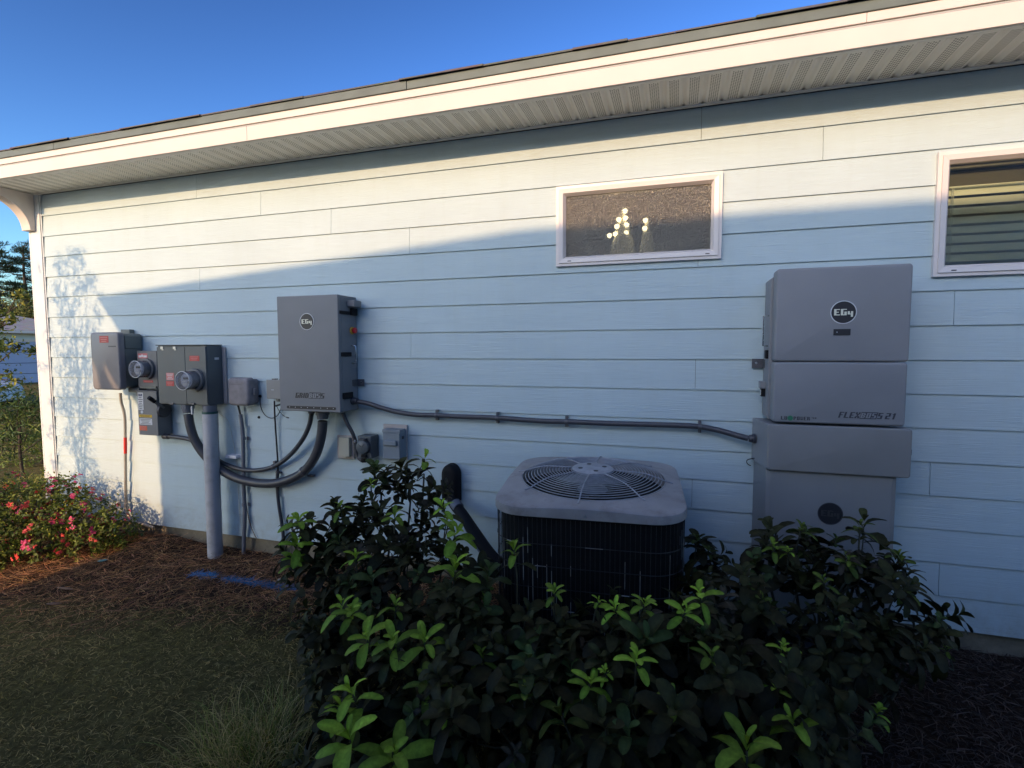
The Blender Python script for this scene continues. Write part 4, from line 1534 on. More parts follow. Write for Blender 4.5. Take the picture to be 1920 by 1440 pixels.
def taper(mb, xb0, xb1, xf0, xf1, z0, z1, yb, yf, r, dz0=0.0, dz1=0.0):
    """box whose left side splays from the wall plate to the front cover, front edges rounded"""
    prof = [(yb, xb0, xb1, 0.0), (yf + r, xf0, xf1, 0.0), (yf + r * 0.4, xf0 + r * 0.15, xf1 - r * 0.15, r * 0.15), (yf, xf0 + r, xf1 - r, r * 0.6)]
    vs, fs = [], []
    for (y, a, b, i) in prof:
        vs += [(a, y, z0 + i), (b, y, z0 + i), (b, y, z1 - i), (a, y, z1 - i)]
    for k in range(3):
        for j in range(4):
            l = (j + 1) % 4
            fs.append((k * 4 + j, k * 4 + l, k * 4 + 4 + l, k * 4 + 4 + j))
    fs += [(3, 2, 1, 0), (12, 13, 14, 15)]
    return mb.add(vs, fs)


t = thing('conduit_cover', 'plain grey wide cable cover between the inverter and the battery', 'cable cover', (0.78, -0.003, 0.85))
taper(MB(), 0.424, 1.095, 0.462, 1.100, 0.853, 1.092, -0.004, -0.250, 0.010).build('housing', M['cab2'], t, bevel=0.002)
MB().prism(rrect(0.466, 1.103, 0.851, 1.093, 0.014), -0.2505, -0.262, 'y', inset=0.006).build('front_cover', M['bat'], t, smooth=True)
MB().box(1.1005, 1.118, -0.225, -0.16, 0.955, 0.990).build('side_latch', M['rubber'], t, bevel=0.005)
t = thing('battery', 'tall grey battery cabinet with a dark round badge standing behind the right bushes', 'battery', (0.76, -0.003, 0.02))
taper(MB(), 0.437, 1.040, 0.464, 1.058, 0.02, 0.8505, -0.004, -0.238, 0.018).build('cabinet', M['bat'], t, bevel=0.002)
MB().box(0.487, 1.035, -0.2405, -0.2385, 0.03, 0.846).build('front_panel', M['bat'], t, bevel=0.001)
q = XZ(1556.5, 963, -0.241)
badge(t, q[0], -0.2411, q[1], 0.0575, M['dimprint'], M['inkgrey'])
MB().box(0.46, 1.03, -0.22, -0.004, -0.10, 0.0195).build('plinth', M['inkgrey'], t, bevel=0.003)

# ------------------------------------------------------------------ conduits and cables


def pl(pts, y):
    return [P(a, b, y if not isinstance(y, (list, tuple)) else y[i]) for i, (a, b) in enumerate(pts)]


# big upright PVC riser
t = thing('conduit_riser', 'thick upright grey PVC pipe rising from the mulch to the dark cabinet', 'pipe', (-3.43, -0.12, -0.2))
PX = -3.427
MB().cyl((PX - 0.004, -0.118, -0.25), (0.008 / 1.25, 0, 1), 0.0545, 0.0545, 1.245, 32).build('pipe', M['pvc'], t, smooth=True)
MB().cyl((PX + 0.0035, -0.1175, 0.9955), (0, 0, 1), 0.0555, 0.0555, 0.018, 32).build('green_band', M['greencap'], t, smooth=True)
MB().cyl((PX + 0.0035, -0.1175, 1.014), (0, 0, 1), 0.050, 0.050, 0.0465, 32).build('adapter', M['pvcd'], t, smooth=True)

# heavy flexible loop
t = thing('heavy_conduit', 'thickest black flexible conduit sweeping in a U from the dark cabinet to the tall cabinet', 'conduit', (-2.9, -0.10, 0.4))
pts = [(353, 776), (357, 800), (366, 826), (383, 852), (408, 876), (440, 895), (475, 904.5), (510, 906.5), (543, 899), (572, 882), (592, 853), (602, 820), (605, 790)]
ys = [-0.11, -0.11, -0.10, -0.085, -0.07, -0.06, -0.055, -0.055, -0.055, -0.06, -0.08, -0.10, -0.11]
MB().tube(pl(pts, ys), 0.0335, 18, 6).build('hose', M['flex'], t, smooth=True)
q = P(352.5, 769, -0.11)
MB().cyl((q.x, -0.11, 1.0605), (0, 0, -1), 0.046, 0.046, 0.036, 12).cyl((q.x, -0.11, 1.0240), (0, 0, -1), 0.041, 0.036, 0.03, 24).build('fitting', M['pvcd'], t, bevel=0.002)
q = P(605, 785, -0.11)
MB().cyl((q.x, -0.11, 1.0555), (0, 0, -1), 0.048, 0.048, 0.034, 12).cyl((q.x, -0.11, 1.0210), (0, 0, -1), 0.042, 0.037, 0.03, 24).build('fitting', M['pvcd'], t, bevel=0.002)
q = P(569, 884, -0.06)
ca = (P(572, 882, -0.06) - P(543, 899, -0.055)).normalized()
MB().cyl(q - ca * 0.011, ca, 0.0375, 0.0375, 0.022, 24).box(q.x + 0.01, q.x + 0.062, -0.035, -0.004, q.z - 0.045, q.z - 0.03).build('clamp', M['clamp'], t, bevel=0.002)

# slimmer flexible loop
t = thing('slim_conduit', 'slimmer black conduit curving from the disconnect switch under the tall cabinet', 'conduit', (-3.2, -0.08, 0.55))
pts = [(316, 818), (335, 820), (358, 825), (378, 840), (398, 856), (424, 871), (455, 880.5), (485, 881.5), (517, 873), (545, 852), (568, 823), (580, 797), (584, 776)]
ys = [-0.06, -0.055, -0.05, -0.045, -0.04, -0.04, -0.04, -0.04, -0.04, -0.05, -0.07, -0.09, -0.10]
MB().tube(pl(pts, ys), 0.0165, 14, 6).build('hose', M['flex'], t, smooth=True)
q = P(584, 779, -0.10)
MB().cyl((q.x, -0.10, 1.0555), (0, 0, -1), 0.026, 0.022, 0.03, 18).build('fitting', M['pvcd'], t, bevel=0.002)
q = P(313, 818, -0.06)
MB().cyl((q.x - 0.03, -0.06, q.z + 0.002), (1, 0, -0.05), 0.027, 0.022, 0.05, 18).build('fitting', M['clamp'], t, bevel=0.002)
q = P(512, 875, -0.04)
ca = (P(517, 873, -0.04) - P(485, 881.5, -0.04)).normalized()
MB().cyl(q - ca * 0.008, ca, 0.0195, 0.0195, 0.016, 18).box(q.x - 0.01, q.x + 0.01, -0.03, -0.004, q.z + 0.016, q.z + 0.04).build('clamp', M['clamp'], t, bevel=0.0015)

# long conduit across the wall
t = thing('wall_conduit', 'long wavy grey conduit clamped across the wall between the tall cabinet and the right stack', 'conduit', (-0.8, -0.05, 0.85))
pts = [(672, 753), (692, 757), (715, 764.5), (745, 772.5), (780, 777.5), (818, 778.5), (850, 780.5), (880, 781.5), (932, 783.5), (980, 787), (1020, 789.5), (1062, 790.5), (1110, 792.5),
       (1160, 794.5), (1220, 796), (1270, 797.5), (1312, 800), (1350, 807.5), (1380, 816), (1403, 822)]
MB().tube(pl(pts, [-0.075, -0.068, -0.058, -0.045, -0.038, -0.034] + [-0.034] * 11 + [-0.045, -0.06, -0.07]), 0.0165, 14, 5).build('hose', M['flexblue'], t, smooth=True)
for (px, py) in ((818, 778.5), (932, 783.5), (1062, 790.5), (1312, 800)):
    q = P(px, py, -0.034)
    MB().cyl((q.x - 0.009, -0.034, q.z), (1, 0, -0.02), 0.0195, 0.0195, 0.018, 18).box(q.x - 0.009, q.x + 0.009, -0.03, -0.004, q.z + 0.0175, q.z + 0.036).box(q.x - 0.009, q.x + 0.009, -0.03, -0.004, q.z - 0.036, q.z - 0.0175).build('clamp', M['clamp'], t, bevel=0.002)
q = P(664, 751.5, -0.078)
MB().cyl((GX1 + 0.0005, -0.078, q.z), (1, 0, 0), 0.030, 0.030, 0.012, 12).cyl((GX1 + 0.0128, -0.078, q.z), (1, 0, -0.05), 0.026, 0.021, 0.03, 20).build('fitting', M['flexblue'], t, bevel=0.002)
q = P(1404, 822, -0.072)
MB().cyl((0.433, -0.072, q.z), (-1, 0, 0), 0.026, 0.026, 0.012, 12).cyl((0.4205, -0.072, q.z), (-1, 0, 0), 0.024, 0.019, 0.022, 20).build('fitting', M['flexblue'], t, bevel=0.002)

# short whip to the inlet
pts = [(643, 774), (650, 792), (660, 810), (666, 827), (667.5, 842), (670, 855), (678, 863), (684, 863)]
t = thing('inlet_whip', 'short dark conduit dropping from the tall cabinet past the beige outlet to the round inlet', 'conduit', (-2.19, -0.09, 0.7))
MB().tube(pl(pts, [-0.09, -0.085, -0.07, -0.055, -0.05, -0.05, -0.055, -0.06]), 0.0135, 12, 5).build('hose', M['flex'], t, smooth=True)
q = P(666, 827, -0.055)
MB().cyl((q.x + 0.001, -0.055, q.z - 0.008), (-0.2, 0, 1), 0.017, 0.017, 0.006, 16).cyl((q.x - 0.001, -0.055, q.z + 0.003), (-0.2, 0, 1), 0.017, 0.017, 0.006, 16).build('ring', M['steel'], t, bevel=0.001)
q = P(682, 863, -0.06)
MB().cyl((q.x - 0.012, -0.062, q.z), (1, 0, 0.1), 0.018, 0.018, 0.03, 14).build('elbow', M['rubber'], t, bevel=0.003)

# thin vertical grey conduit below the telecom box
t = thing('telecom_conduit', 'thin grey conduit running from the rounded plastic box down into the mulch', 'conduit', (-3.22, -0.03, -0.1))
MB().tube(pl([(451, 777), (454.5, 805), (456, 835), (456.5, 870), (457, 915), (459, 965), (457.5, 1010), (456.5, 1046)], -0.028), 0.0145, 12, 4).build('pipe', M['pvcd'], t, smooth=True)
MB().tube(pl([(446, 759), (448.5, 768), (451, 779)], -0.028), 0.0075, 8, 2).build('cable', M['cable'], t, smooth=True)
for py in (822, 946):
    q = P(456.2 if py < 900 else 458, py, -0.028)
    MB().cyl((q.x, -0.028, q.z - 0.013), (0, 0, 1), 0.0175, 0.0175, 0.026, 14).box(q.x + 0.014, q.x + 0.036, -0.012, -0.004, q.z - 0.013, q.z + 0.013).build('strap', M['pvcd'], t, bevel=0.002)
tag(MB().tube(pl([(460, 922), (463, 955), (470, 985), (478, 1004), (481, 1009)], -0.012), 0.003, 6, 4).build('brown_wire', M['wirebrown'], None, smooth=True), 'thin brown wire hanging beside the thin grey conduit', 'wire')

# black cable from the small box
t = thing('black_cable', 'black cable dropping straight from the small square box into the bushes', 'cable', (-2.85, -0.02, 0))
MB().tube(pl([(514.5, 752), (515, 775), (517, 810), (519.5, 845), (521, 870), (521, 887)], [-0.04, -0.03, -0.02, -0.015, -0.015, -0.015]), 0.006, 8, 4).build('cable', M['cable'], t, smooth=True)
MB().tube(pl([(520.5, 883), (520, 905), (521, 930), (524, 955), (528, 980), (531, 1005), (531, 1040)], -0.018), 0.0125, 12, 4).build('sleeve', M['flex'], t, smooth=True)
q = P(521, 886, -0.018)
MB().cyl((q.x, -0.018, q.z - 0.005), (0, 0, 1), 0.017, 0.017, 0.014, 14).box(q.x + 0.012, q.x + 0.03, -0.015, -0.004, q.z - 0.006, q.z + 0.006).build('collar', M['clamp'], t, bevel=0.002)
tag(MB().tube(pl([(487.5, 743), (487.5, 752), (490, 766), (496, 777), (504, 783), (513, 783.5), (521, 778), (526, 768), (527.5, 756)], [-0.004, -0.012, -0.016, -0.018, -0.02, -0.022, -0.025, -0.03, -0.035]), 0.0033, 7, 4).build('loose_cable', M['cable'], None, smooth=True),
    'thin black cable looping from a hole in the siding to the small square box', 'cable')
q = P(487.5, 743, -0.004)
tag(MB().cyl((q.x, -0.0005, q.z), (0, -1, 0), 0.013, 0.011, 0.007, 16).build('cable_grommet', M['rubber'], None, bevel=0.002), 'black grommet where the looping cable leaves the siding', 'grommet')
t = thing('plug_lead', 'short thin black lead with a plug dangling below the small square box', 'cable', (-2.75, -0.03, 1.02))
MB().tube(pl([(519, 762), (522, 768), (528, 776), (534, 781), (538, 783)], [-0.05, -0.05, -0.045, -0.04, -0.04]), 0.0022, 6, 4).build('wire', M['cable'], t, smooth=True)
MB().tube(pl([(537, 782.3), (541.5, 783.5)], -0.04), 0.0048, 8, 1).build('plug', M['cable'], t)
MB().tube(pl([(517, 761), (527, 758)], [-0.045, -0.05]), 0.0075, 8, 1).build('plug_body', M['cable'], t)
q = P(485, 782.5, -0.003)
tag(MB().lathe((q.x, 0.001, q.z), (0, -1, 0), [(0.011, 0), (0.011, 0.003), (0.007, 0.005), (0.007, 0.009)], 16).build('hole_plug', M['rubber'], None, smooth=True), 'small black plug in the siding below the looping cable', 'plug')

# pale wires
tag(MB().tube(pl([(404, 768), (413, 777), (426, 787), (431, 800), (436, 822), (440, 842), (441, 853)], -0.008), 0.0026, 6, 4).build('pale_wire', M['wirewhite'], None, smooth=True), 'thin pale wire drooping from the dark cabinet to the tiny white box', 'wire')
tag(MB().tube(pl([(444, 862), (445.5, 895), (447, 930), (450, 965), (454, 1000), (455, 1012)], -0.006), 0.0024, 6, 4).build('hanging_wire', M['wirewhite'], None, smooth=True), 'thin pale wire hanging straight below the tiny white box', 'wire')

# left metal conduit with red tape
t = thing('metal_conduit', 'thin metal conduit with red tape running from the leftmost unit down behind the pink-flowered bush', 'conduit', (-4.45, -0.04, 0))
MB().tube(pl([(225.5, 737), (227.5, 755), (232.5, 772), (234.5, 790), (235, 830), (235.5, 880), (236, 930), (237, 955), (243, 969), (256, 978), (272, 984), (288, 989)],
             [-0.06, -0.055, -0.045, -0.04, -0.035, -0.032, -0.03, -0.03, -0.03, -0.03, -0.03, -0.03]), 0.0115, 12, 4).build('pipe', M['emt'], t, smooth=True)
MB().tube(pl([(234.9, 820), (235.2, 850)], [-0.0355, -0.034]), 0.0128, 12, 1).build('red_tape', M['redtape'], t, smooth=True)
q = P(236.5, 950, -0.03)
MB().cyl((q.x, -0.03, q.z - 0.02), (0, 0, 1), 0.0150, 0.0150, 0.05, 14).build('coupling', M['emt'], t, bevel=0.002)

# refrigerant line cover and insulated line
tag(MB().prism([(x, z) for x, z in ([(-1.502, 0.47), (-1.378, 0.462)] + [(-1.440 + 0.062 * math.cos(R(a)), 0.640 + 0.072 * math.sin(R(a))) for a in range(0, 181, 12)])], -0.003, -0.075, 'y', inset=0.03).build('line_hood', M['rubber'], None, smooth=True),
    'black rounded hood on the siding left of the outdoor unit', 'line hood')
t = thing('refrigerant_line', 'black insulated pipe slanting from the rounded hood to the outdoor unit', 'pipe', (-1.2, -0.3, 0.1))
MB().tube([P(846, 925, -0.05), P(852, 945, -0.07), P(868, 966, -0.14), P(893, 1003, -0.27), P(922, 1043, -0.40), P(965, 1085, -0.50)], 0.037, 16, 6).build('insulation', M['rubber'], t, smooth=True)
MB().tube([P(856, 938, -0.03), P(861, 948, -0.05), P(872, 985, -0.16), P(892, 1022, -0.28), P(925, 1062, -0.40), P(965, 1100, -0.48)], 0.012, 10, 6).build('liquid_line', M['pvcd'], t, smooth=True)
MB().tube([P(853, 944, -0.072), P(860, 953, -0.10)], 0.039, 14, 1).build('sleeve_end', M['pvcd'], t, smooth=True)
tag(MB().tube([(0.436, -0.06, 0.87), (0.405, -0.03, 0.855), (0.398, -0.02, 0.84), (0.405, -0.02, 0.825), (0.420, -0.02, 0.818)], 0.003, 6, 4).build('short_cable', M['cable'], None, smooth=True), 'short black cable poking out beneath the wide cable cover', 'cable')

# ------------------------------------------------------------------ outdoor unit of the air conditioner
AX, AY, AH, AZ = -0.398, -0.612, 0.428, 0.818
t = thing('air_conditioner', 'black-sided outdoor air-conditioning unit with a dusty grey top and round fan guard', 'air conditioner', (AX, AY, -0.14))


def sq(h, r, n=8):
    return rrect(AX - h, AX + h, AY - h, AY + h, r, n)


RC = 0.15
MB().prism(sq(AH - 0.022, RC - 0.012), -0.10, AZ - 0.045, 'z').build('coil', M['accoil'], t, smooth=True)
MB().prism(sq(AH - 0.005, RC), -0.14, -0.0995, 'z').build('base_pan', M['inkgrey'], t, smooth=True)
# wire guard round the coil
outl = sq(AH - 0.004, RC - 0.002, 8)
per = []
for i in range(len(outl)):
    a, b = Vector(outl[i]), Vector(outl[(i + 1) % len(outl)])
    per.append((a, b, (b - a).length))
tot = sum(p_[2] for p_ in per)


def along(s_):
    s_ = s_ % tot
    for a, b, l in per:
        if s_ <= l:
            return a + (b - a) * (s_ / l)
        s_ -= l
    return per[-1][1]


mb = MB()
mb2 = MB()
NV = 148
for i in range(NV):
    q = along(tot * i / NV)
    r_ = 0.0013 if i % 2 else 0.0017
    mb.tube([(q.x, q.y, -0.098), (q.x, q.y, AZ - 0.05)], r_, 4, 1)
    # stretches where the black coating has worn off the wire
    for _ in range(rng.integers(0, 4)):
        if rng.random() < 0.62:
            z0 = rng.uniform(-0.05, AZ - 0.2)
            o_ = Vector((q.x - AX, q.y - AY)).normalized() * 0.0005
            mb2.tube([(q.x + o_.x, q.y + o_.y, z0), (q.x + o_.x, q.y + o_.y, min(AZ - 0.06, z0 + rng.uniform(0.04, 0.22)))], r_ + 0.0003, 4, 1)
for z in np.arange(-0.06, AZ - 0.08, 0.1016):
    ring_ = [along(tot * k / 90) for k in range(90)]
    mb.tube([(q.x + (q.x - AX) * 0.006, q.y + (q.y - AY) * 0.006, z) for q in ring_], 0.0019, 5, 1, closed=True)
    for k in range(7):
        s0 = rng.uniform(0, tot)
        a, b = along(s0), along(s0 + rng.uniform(0.03, 0.09))
        f_ = 0.0072
        mb2.tube([(a.x + (a.x - AX) * f_, a.y + (a.y - AY) * f_, z), (b.x + (b.x - AX) * f_, b.y + (b.y - AY) * f_, z)], 0.0021, 5, 1)
mb.use(1).add(mb2.v, mb2.f)
mb.build('wire_guard', [M['acwire'], M['acwirebare']], t)


# top cover: rounded square with a round opening, gently crowned, turned-down lip
def build_lid():
    RO = 0.360
    vs, fs = [], []
    NN = 96
    o_ = []
    for k in range(NN):
        an = 2 * math.pi * k / NN
        dx, dy = math.cos(an), math.sin(an)
        # radius of the rounded square in this direction
        lo_, hi_ = 0.2, 0.7
        for _ in range(30):
            m_ = (lo_ + hi_) / 2
            x, y = abs(dx * m_), abs(dy * m_)
            h_, r_ = AH + 0.004, RC
            ins = (x <= h_ and y <= h_) and not (x > h_ - r_ and y > h_ - r_ and math.hypot(x - h_ + r_, y - h_ + r_) > r_)
            lo_, hi_ = (m_, hi_) if ins else (lo_, m_)
        o_.append((dx, dy, lo_))
    rings = []
    for (f_, kind_) in ((0.0, 'well2'), (0.0, 'well'), (0.02, 't'), (0.15, 't'), (0.4, 't'), (0.7, 't'), (0.93, 't'), (0.985, 't'), (1.0, 'edge'), (1.0, 'lip'), (0.985, 'lip2')):
        row = []
        for (dx, dy, ro) in o_:
            r_ = RO + (ro - RO) * f_
            crown = 0.022 * max(0.0, 1 - ((r_ - RO) / 0.16)) ** 1.5
            z = AZ + crown
            if kind_ == 'well':
                z = AZ + 0.022
            if kind_ == 'well2':
                r_, z = RO - 0.004, AZ - 0.09
            if kind_ == 'edge':
                z = AZ - 0.010
            if kind_ == 't' and f_ > 0.98:
                z -= 0.003
            if kind_ == 'lip':
                z = AZ - 0.040
            if kind_ == 'lip2':
                z = AZ - 0.040
            row.append((AX + dx * r_, AY + dy * r_, z))
        rings.append(row)
    for row in rings:
        vs += row
    for r_ in range(len(rings) - 1):
        for k in range(NN):
            j = (k + 1) % NN
            fs.append((r_ * NN + k, r_ * NN + j, (r_ + 1) * NN + j, (r_ + 1) * NN + k))
    lid = MB().add(vs, fs).build('top_cover', M['aclid'], t, smooth=True)
    for (dx, dy) in ((0.0, -1), (-0.92, -0.92), (0.92, -0.92), (1, 0), (-1, 0)):
        L_ = AH + 0.004 if dx * dy == 0 else AH - 0.01
        MB().cyl((AX + dx * L_ * 0.999, AY + dy * L_ * 0.999, AZ - 0.024), (dx, dy, 0), 0.006, 0.005, 0.005, 10).build('screw', M['zinc'], lid)


build_lid()
# fan guard
GH = AZ + 0.030


def gprof(r):
    """height of the domed fan guard at radius r"""
    u = r / 0.375
    return GH + 0.031 - 0.006 * u - (0.040 * ((u - 0.62) / 0.38) ** 1.5 if u > 0.62 else 0.0)


gd = MB()
for k in range(18):
    r = 0.108 + (0.372 - 0.108) * k / 17
    gd.tube([(AX + r * math.cos(2 * math.pi * i / 72), AY + r * math.sin(2 * math.pi * i / 72), gprof(r)) for i in range(72)], 0.0021, 5, 1, closed=True)
gobj = gd.build('fan_guard', M['acring'], t, smooth=True)
sp_ = MB()
for k in range(8):
    an = R(-95 + 45 * k)
    c_, s_ = math.cos(an), math.sin(an)
    pts = [(AX + c_ * r, AY + s_ * r, gprof(r) + 0.0042) for r in (0.088, 0.14, 0.20, 0.26, 0.32, 0.36)] + [(AX + c_ * 0.378, AY + s_ * 0.378, AZ + 0.022), (AX + c_ * 0.392, AY + s_ * 0.392, AZ + 0.0195)]
    sp_.tube(pts, 0.0034, 6, 2)
sp_.build('guard_spokes', M['acring'], gobj, smooth=True)
hub = MB().lathe((AX, AY, GH + 0.030), (0, 0, 1), [(0.103, 0), (0.103, 0.006), (0.094, 0.010), (0.0005, 0.012)], 40).build('guard_hub', M['acring'], gobj, smooth=True)
for k in range(4):
    an = R(20 + 90 * k)
    c_, s_ = math.cos(an), math.sin(an)
    cx, cy = AX + c_ * 0.062, AY + s_ * 0.062
    MB().cyl((cx, cy, GH + 0.0385), (0, 0, 1), 0.012, 0.012, 0.0035, 14).build('slot', M['ink'], hub)
# motor and blades below
mt = MB().lathe((AX, AY, AZ - 0.19), (0, 0, 1), [(0.02, -0.02), (0.078, -0.01), (0.082, 0.0), (0.082, 0.14), (0.07, 0.155), (0.0005, 0.16)], 30).build('fan_motor', M['acmotor'], t, smooth=True)
MB().box(AX - 0.075, AX - 0.005, AY - 0.125, AY - 0.088, AZ - 0.12, AZ - 0.045).build('terminal_box', M['acmotor'], mt, bevel=0.004)
fb = MB()
for k in range(4):
    a0 = R(10 + 90 * k)
    vs, fs = [], []
    for i in range(6):
        for j in range(5):
            r = 0.07 + 0.275 * i / 5
            an = a0 + (j / 4 - 0.5) * (0.55 + 0.55 * i / 5)
            vs.append((AX + r * math.cos(an), AY + r * math.sin(an), AZ - 0.215 + 0.045 * (j / 4 - 0.5) * 2 - 0.01 * (j / 4 - .5) ** 2))
    for i in range(5):
        for j in range(4):
            fs.append((i * 5 + j, i * 5 + j + 1, (i + 1) * 5 + j + 1, (i + 1) * 5 + j))
    fb.add(vs, fs)
fo = fb.build('fan_blades', M['acblade'], t, smooth=True)
so = fo.modifiers.new('thick', 'SOLIDIFY')
so.thickness = 0.003
MB().box(AX - 0.47, AX + 0.47, AY - 0.47, AY + 0.47, -0.26, -0.1405).build('pad', M['slab'], t, bevel=0.008)
t.rotation_euler = (R(3.3), 0, R(4.5))       # the pad has settled towards the lawn
t.location.y += 0.05

# ------------------------------------------------------------------ hedge
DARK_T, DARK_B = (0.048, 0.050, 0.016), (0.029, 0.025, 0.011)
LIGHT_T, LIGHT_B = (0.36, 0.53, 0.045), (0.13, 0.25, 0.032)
ROOT_Z = -0.2


def bush(name, label, clumps, sprigs, dens=16, L=0.100, group='bushes of the hedge'):
    """clumps: (px, py, depth y, radius); sprigs: (px, py, y, leaf length[, tone])"""
    cs = [(np.array(P(a, b, y)), r) for a, b, y, r in clumps]
    mean = np.mean([c for c, _ in cs], axis=0)
    root = np.array([mean[0], mean[1], gz(mean[0], mean[1]) - 0.02])
    t = thing(name, label, 'bush', tuple(root), group=group)
    lv = Leaves()
    st = MB()
    for c, r in cs:
        if c[2] - r * 0.5 < -0.15:
            c = c + np.array([0, 0, max(0, -0.15 + r * 0.4 - c[2])])
        foot = root + np.array([(c[0] - root[0]) * 0.35, (c[1] - root[1]) * 0.35, 0])
        mid = (foot + c) / 2 + rng.normal(0, 0.03, 3)
        st.tube([tuple(foot), tuple(mid), tuple(c)], 0.010, 6, 3, taper=0.005)
        n = int(dens * (r / 0.2) ** 2)
        for k in range(n):
            dv = unit(rng.normal(0, 1, 3) + np.array([0, -0.15, 0.25]))
            base = c + dv * r * (rng.uniform(0.45, 1.0) if rng.random() < 0.86 else rng.uniform(1.0, 1.35)) * np.array([1, 1, 0.95])
            ax = unit(dv * 0.7 + np.array([0, 0, 0.75]) + rng.normal(0, 0.25, 3))
            dusty = rng.random()
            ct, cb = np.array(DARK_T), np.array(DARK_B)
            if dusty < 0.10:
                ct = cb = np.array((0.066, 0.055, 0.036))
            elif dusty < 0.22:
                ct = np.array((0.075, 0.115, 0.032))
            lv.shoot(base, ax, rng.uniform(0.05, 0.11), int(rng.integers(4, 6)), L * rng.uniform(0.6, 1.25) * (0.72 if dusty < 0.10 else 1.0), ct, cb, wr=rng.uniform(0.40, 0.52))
            if k % 3 == 0:
                st.tube([tuple(c), tuple(c * 0.5 + base * 0.5 + rng.normal(0, 0.01, 3)), tuple(base), tuple(base + ax * 0.06)], 0.004, 5, 2, taper=0.002)
    for sp in sprigs:
        px, py, y, LL = sp[:4]
        LL = LL * (0.88 if py > 1330 or px < 860 else 0.76)
        tone = (sp[4] if len(sp) > 4 else 1.0) * rng.uniform(0.78, 1.0)
        b = np.array(P(px, py, y))
        b = b + unit(np.array(CAM) - b) * 0.07
        ax = unit(np.array([rng.normal(0, 0.22), -0.15 + rng.normal(0, 0.15), 1.0]))
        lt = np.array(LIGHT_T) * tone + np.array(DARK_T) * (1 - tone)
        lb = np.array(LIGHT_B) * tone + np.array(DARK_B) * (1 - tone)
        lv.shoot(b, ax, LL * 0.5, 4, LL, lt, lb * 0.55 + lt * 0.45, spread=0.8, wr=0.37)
        lv.shoot(b - ax * LL * 0.45, ax, LL * 0.3, 2, LL * 1.05, np.array(DARK_T) * 1.5, DARK_T, spread=1.0, wr=0.44)
        j = min(cs, key=lambda q: np.linalg.norm(q[0] - b))[0]
        st.tube([tuple(j), tuple((j + b) / 2 - np.array([0, 0, 0.02])), tuple(b - ax * 0.08), tuple(b + ax * LL * 0.3)], 0.005, 6, 3, taper=0.003)
    lv.build('foliage', M['leaf'], t)
    st.build('stems', M['stem'], t, smooth=True)
    return t


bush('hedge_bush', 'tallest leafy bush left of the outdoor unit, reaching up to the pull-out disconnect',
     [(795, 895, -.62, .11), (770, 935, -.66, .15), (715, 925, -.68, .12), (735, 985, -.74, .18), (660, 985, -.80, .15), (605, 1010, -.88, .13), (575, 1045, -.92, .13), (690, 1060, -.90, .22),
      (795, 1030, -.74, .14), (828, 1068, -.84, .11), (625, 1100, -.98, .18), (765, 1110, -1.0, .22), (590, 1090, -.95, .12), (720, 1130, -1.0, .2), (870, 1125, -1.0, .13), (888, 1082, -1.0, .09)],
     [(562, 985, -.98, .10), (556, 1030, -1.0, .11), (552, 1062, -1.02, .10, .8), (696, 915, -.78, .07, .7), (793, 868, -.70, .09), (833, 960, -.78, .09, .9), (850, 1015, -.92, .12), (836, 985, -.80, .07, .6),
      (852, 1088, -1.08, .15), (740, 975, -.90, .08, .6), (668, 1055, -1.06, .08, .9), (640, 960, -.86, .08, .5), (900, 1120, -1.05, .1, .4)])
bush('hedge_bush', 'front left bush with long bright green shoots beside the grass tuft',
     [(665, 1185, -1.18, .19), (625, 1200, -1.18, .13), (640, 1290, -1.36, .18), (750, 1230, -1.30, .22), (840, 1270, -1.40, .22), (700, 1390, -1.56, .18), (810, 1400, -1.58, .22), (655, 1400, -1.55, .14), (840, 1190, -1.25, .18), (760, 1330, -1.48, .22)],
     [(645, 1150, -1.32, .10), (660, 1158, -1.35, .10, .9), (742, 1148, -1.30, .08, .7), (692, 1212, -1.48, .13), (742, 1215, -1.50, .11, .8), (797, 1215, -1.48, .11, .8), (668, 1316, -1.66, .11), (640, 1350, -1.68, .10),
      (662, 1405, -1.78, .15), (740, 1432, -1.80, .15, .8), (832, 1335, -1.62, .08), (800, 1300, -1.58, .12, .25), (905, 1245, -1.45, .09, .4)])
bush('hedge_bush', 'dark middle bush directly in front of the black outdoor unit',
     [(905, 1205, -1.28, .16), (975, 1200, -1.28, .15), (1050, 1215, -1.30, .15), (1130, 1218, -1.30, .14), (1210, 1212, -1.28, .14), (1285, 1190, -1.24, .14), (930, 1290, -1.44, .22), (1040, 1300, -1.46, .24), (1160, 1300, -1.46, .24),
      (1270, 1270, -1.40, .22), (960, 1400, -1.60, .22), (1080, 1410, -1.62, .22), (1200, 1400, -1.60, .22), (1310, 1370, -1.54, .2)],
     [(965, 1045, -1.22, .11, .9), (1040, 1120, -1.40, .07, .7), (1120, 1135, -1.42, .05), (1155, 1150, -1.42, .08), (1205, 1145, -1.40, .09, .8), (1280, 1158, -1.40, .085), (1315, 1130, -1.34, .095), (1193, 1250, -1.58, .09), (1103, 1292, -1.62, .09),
      (1137, 1268, -1.60, .05), (985, 1312, -1.64, .09, .3), (1258, 1330, -1.66, .09, .35), (1330, 1240, -1.50, .08, .5), (1060, 1360, -1.68, .10, .15)])
